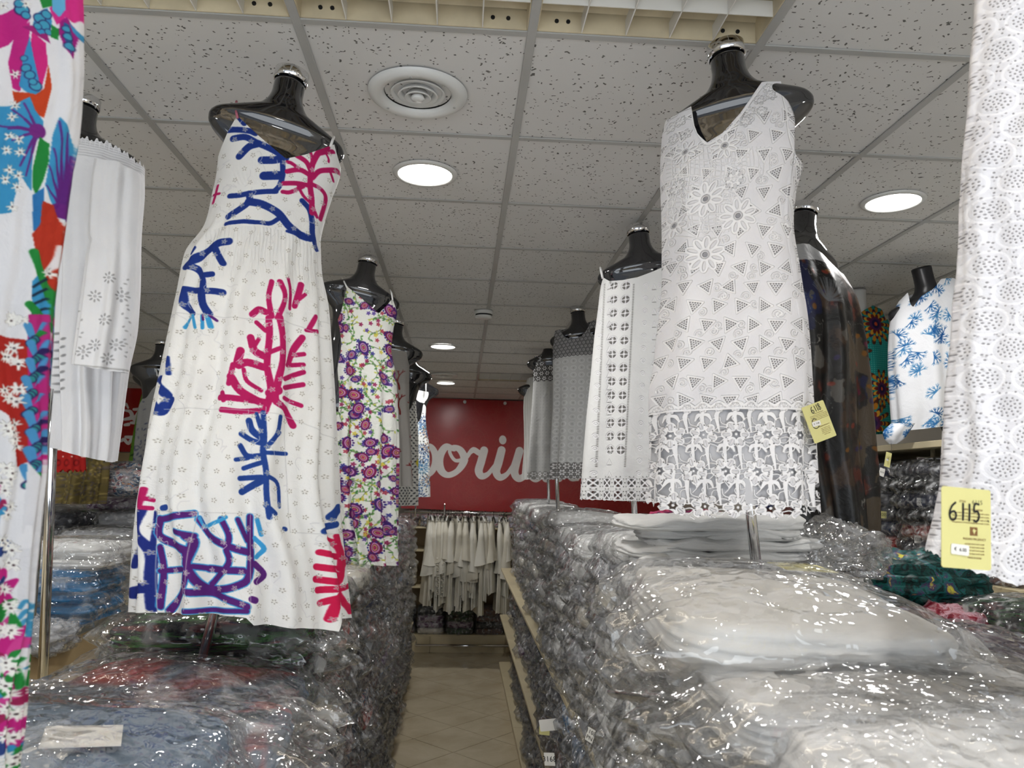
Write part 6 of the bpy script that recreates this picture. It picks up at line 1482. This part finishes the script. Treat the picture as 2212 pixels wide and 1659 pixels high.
xs = [-.37 + .0335 * i for i in range(21)] + [.40, .47, .515, .555]
for i, x in enumerate(xs):
    L = TR.uniform(.80, 1.12); y = 9.22 + TR.uniform(-.02, .02); rz = TR.uniform(-.18, .18)
    h = link('hanger', HM[i % 3 == 1][0], None, None, (x, y, 1.70 - .006), (0, 0, rz)); link('hook', HM[0][1], None, h)
    tag(h, f'clothes hanger on the back rail, {pos_n(i)}', 'hanger', 'hangers on the back rail')
    o = link('tunic', tunic_mesh(L, TR.uniform(.05, .075), i * 1.7, i in (4, 7)), mt[i % 2], None, (x, y, 1.655), (0, 0, rz))
    ln = 'long' if L > 1.0 else 'short' if L < .9 else 'mid-length'
    s_ = link('sleeve', sleeve_mesh(TR.uniform(.42, .66), i * 2.1, TR.choice([.015, .03, .045])), mt[(i + 1) % 2], o, (0, -.20, -.045), (.04, 0, 0))
    tag(o, f'{ln} off-white tunic hanging on the back rail, {pos_n(i)}', 'tunic', 'white tunics on the back rail')
    if i in (7, 3):
        q = MB()
        for k in range(22): q.lathe([(.0001, .012), (.012, .004), (.013, -.004), (.0001, -.012)], (.012 * math.sin(k * 2.3), -.27 - .006 * (k % 3), -.42 - k * .022), 8)
        q.build('frill', mt[0], o, True)['kind'] = 'stuff'

# ------------------------------------------------------------------ banners
def banner(corners, Y, label, res, paint, sag=.02):
    """corners traced clockwise from the top left in the photo; printed sheet pinned to the wall"""
    A, B, C_, D_ = [PY(x, y, Y) for x, y in corners]; n, m = 60, 30; v = []; uv = []
    for j in range(m + 1):
        for i in range(n + 1):
            s, t_ = i / n, j / m; p = (A * (1 - s) + B * s) * (1 - t_) + (D_ * (1 - s) + C_ * s) * t_
            p = p + np.array([0, -sag * (fbm(np.array([s * 5, t_ * 2.5, 3.0]), 4, 2) + .5 * math.sin(7 * s + 5 * t_)), 0]); v.append(p); uv.append((s, 1 - t_))
    f = [(j * (n + 1) + i, (j + 1) * (n + 1) + i, (j + 1) * (n + 1) + i + 1, j * (n + 1) + i + 1) for j in range(m) for i in range(n)]
    W, H = np.linalg.norm(B - A), np.linalg.norm(D_ - A); cv = Canvas(W, H, res, (164, 26, 24))
    def tr(pts):
        out = []
        for x, y in pts:
            p = PY(x, y, Y) - A; ax = (B - A) / W; ay = (D_ - A) / H; out.append((float(p @ ax), H - float(p @ ay)))
        return out
    br = random.Random(3)
    for _ in range(int(W * H * 9)):
        x, y, R = br.uniform(0, W), br.uniform(0, H), br.uniform(.06, .24); c = (168, 42, 36)
        for kk in (1, .78, .74, .45): cv.ell(x, y, R * kk, ring=.0035, color=c)
        n_ = br.choice([8, 12, 16])
        for q_ in range(n_):
            a = q_ * 6.283 / n_; cv.ell(x + R * .6 * math.cos(a), y + R * .6 * math.sin(a), R * .13, R * .08, a, ring=.003, color=c)
            cv.ell(x + R * .88 * math.cos(a), y + R * .88 * math.sin(a), R * .06, ring=.003, color=c)
    paint(cv, tr, W / abs(corners[1][0] - corners[0][0]))
    t = cloth('red_vinyl_banner_' + str(int(corners[0][0])), cv, rough=.28, spec=.5, weave=0, wrinkle=.05, bumpk=0)
    o = link('banner', mesh('banner', v, f, True, uv), t); tag(o, label, 'banner'); return o, A, B
CW = (240, 236, 232)
def main_paint(cv, tr, k):
    def st(pts, r): cv.path(tr(pts), [q * k * 1.22 for q in r], color=CW, sub=8)
    # right half of a p bowl, then o r i u
    st([(905, 968), (925, 962), (936, 978), (934, 1004), (920, 1022), (900, 1020)], [4, 5, 6, 6, 5, 4])
    st([(978, 966), (960, 962), (946, 984), (947, 1010), (962, 1022), (984, 1012), (999, 988), (992, 968), (976, 962), (968, 972), (980, 990), (1002, 984), (1014, 970)], [4, 6, 7, 7, 5, 5, 7, 6, 4, 3, 3, 3.5, 3])
    st([(1008, 976), (1020, 966), (1033, 972), (1043, 968)], [3, 5, 5, 5]); st([(1043, 966), (1036, 990), (1030, 1010), (1036, 1021), (1050, 1016), (1066, 996)], [7, 7, 7, 6, 4, 3])
    st([(1066, 996), (1078, 966)], [3, 5]); st([(1081, 964), (1074, 990), (1068, 1010), (1076, 1022), (1092, 1014), (1108, 990)], [7, 7, 7, 6, 4, 3]); (x, y), = tr([(1084, 942)]); cv.ell(x, y, 8 * k, 9.5 * k, color=CW)
    st([(1104, 996), (1118, 964)], [3, 5]); st([(1120, 964), (1112, 990), (1108, 1012), (1118, 1023), (1136, 1010), (1150, 985)], [7, 7, 7, 6, 5, 4]); st([(1157, 964), (1148, 990), (1144, 1012), (1154, 1022), (1170, 1012)], [7, 7, 7, 6, 4])
    st([(1190, 964), (1182, 990), (1176, 1020)], [7, 7, 7]); st([(1182, 990), (1200, 966), (1212, 970), (1204, 1018)], [3, 6, 7, 7]); st([(1206, 1000), (1226, 966), (1238, 972), (1230, 1012), (1244, 1018)], [3, 6, 7, 7, 4])
    st([(868, 960), (862, 1000), (852, 1060)], [7, 7, 6])
o, A, B = banner([(868, 858), (1442, 876), (1445, 1118), (866, 1098)], 10.45, 'large glossy red banner with white script letters on the back wall', 420, main_paint)
for x, y in ((1004, 868), (1091, 871)):
    q = MB(); c = PY(x, y, 10.41); q.tube([c, c + np.array([0, .02, 0])], .022, 14); q.build('grommet', m_white, o)
def left_paint(cv, tr, k):
    def st(pts, r): cv.path(tr(pts), [q * k for q in r], color=CW, sub=6)
    st([(262, 872), (268, 866), (272, 874)], [2, 3, 2]); st([(262, 880), (276, 882), (278, 894), (262, 900)], [2, 4, 5, 3]); st([(284, 876), (297, 876), (290, 888), (282, 898), (298, 898)], [3, 4, 4, 3, 3])
    st([(276, 906), (292, 906), (296, 922), (284, 936), (262, 938)], [3, 5, 6, 5, 3]); st([(262, 912), (270, 910)], [3, 4]); st([(250, 948), (258, 944), (266, 952), (274, 944), (284, 950), (292, 944), (299, 946)], [3, 4, 3, 4, 5, 4, 3]); st([(232, 880), (246, 910), (240, 940)], [6, 6, 4])
banner([(200, 834), (345, 840), (345, 978), (200, 974)], 10.3, 'smaller red banner with white curls seen left of the coral dress', 520, left_paint)
q = MB(); q.box(-.55, .55, -.03, .03, -.45, .0); c = PY(262, 978, 10.3); o = q.build('wooden_cabinet', m_wood, None, loc=tuple(c)); tag(o, 'pale wooden cabinet panel beneath the smaller red banner', 'cabinet')
# pink printed cloth glimpsed through the lace hem
crumple('bundled_garment', (.80, 2.62, 1.85), (.34, .22, .10), 'red print', 'pink printed garment glimpsed under the hem of the lace dress', 220, 0, False, packcloth('pink_print_cotton', RP((150, 20, 60), (196, 70, 110), (60, 20, 60), (190, 60, 100)), 16, 1), amp=.02)
# stickers on the aisle packs
def near(x, y, Y, t_, w=.040, h=.034, rot=(0, .05, -.5), card=None):
    p = PY(x, y, Y); best = min((o for o in col.objects if o.name.startswith('folded_garment') and o.parent is None), key=lambda o: (Vector(p) - (o.location + Vector((0, 0, .03)))).length)
    sticker(x, y, Y, w, h, rot, t_, best, card)
near(1366, 1526, 1.78, '6126', .030, .045, (0, .06, -.6)); near(1275, 1588, 2.35, '1103|PN', .026, .040, (0, .3, -.7)); near(1187, 1640, 3.3, '3168', .045, .05, (0, -.1, -.4)); near(1186, 1566, 3.6, '', .09, .05, (0, -.2, -.4)); near(1176, 1578, 3.7, '', .05, .04, (0, 0, -.4), m_tag)
hq = MB(); dd = hand('1', 0, 0, .05, .02, .003); 
for pts in ([(.0, -.02), (.012, .03), (.02, .045), (.012, .05)], [(.02, .0), (.032, .04)], [(.036, 0), (.046, .036)], [(.055, .0), (.06, .03), (.072, .02), (.062, .0), (.075, -.012)]):
    v_, f_ = ribbon(pts, .003); hq.add(v_, f_)
hq.build('pen_marks', m_ink, w4, loc=(-.20, -.262, .05), rot=(-.3, 0, 0))
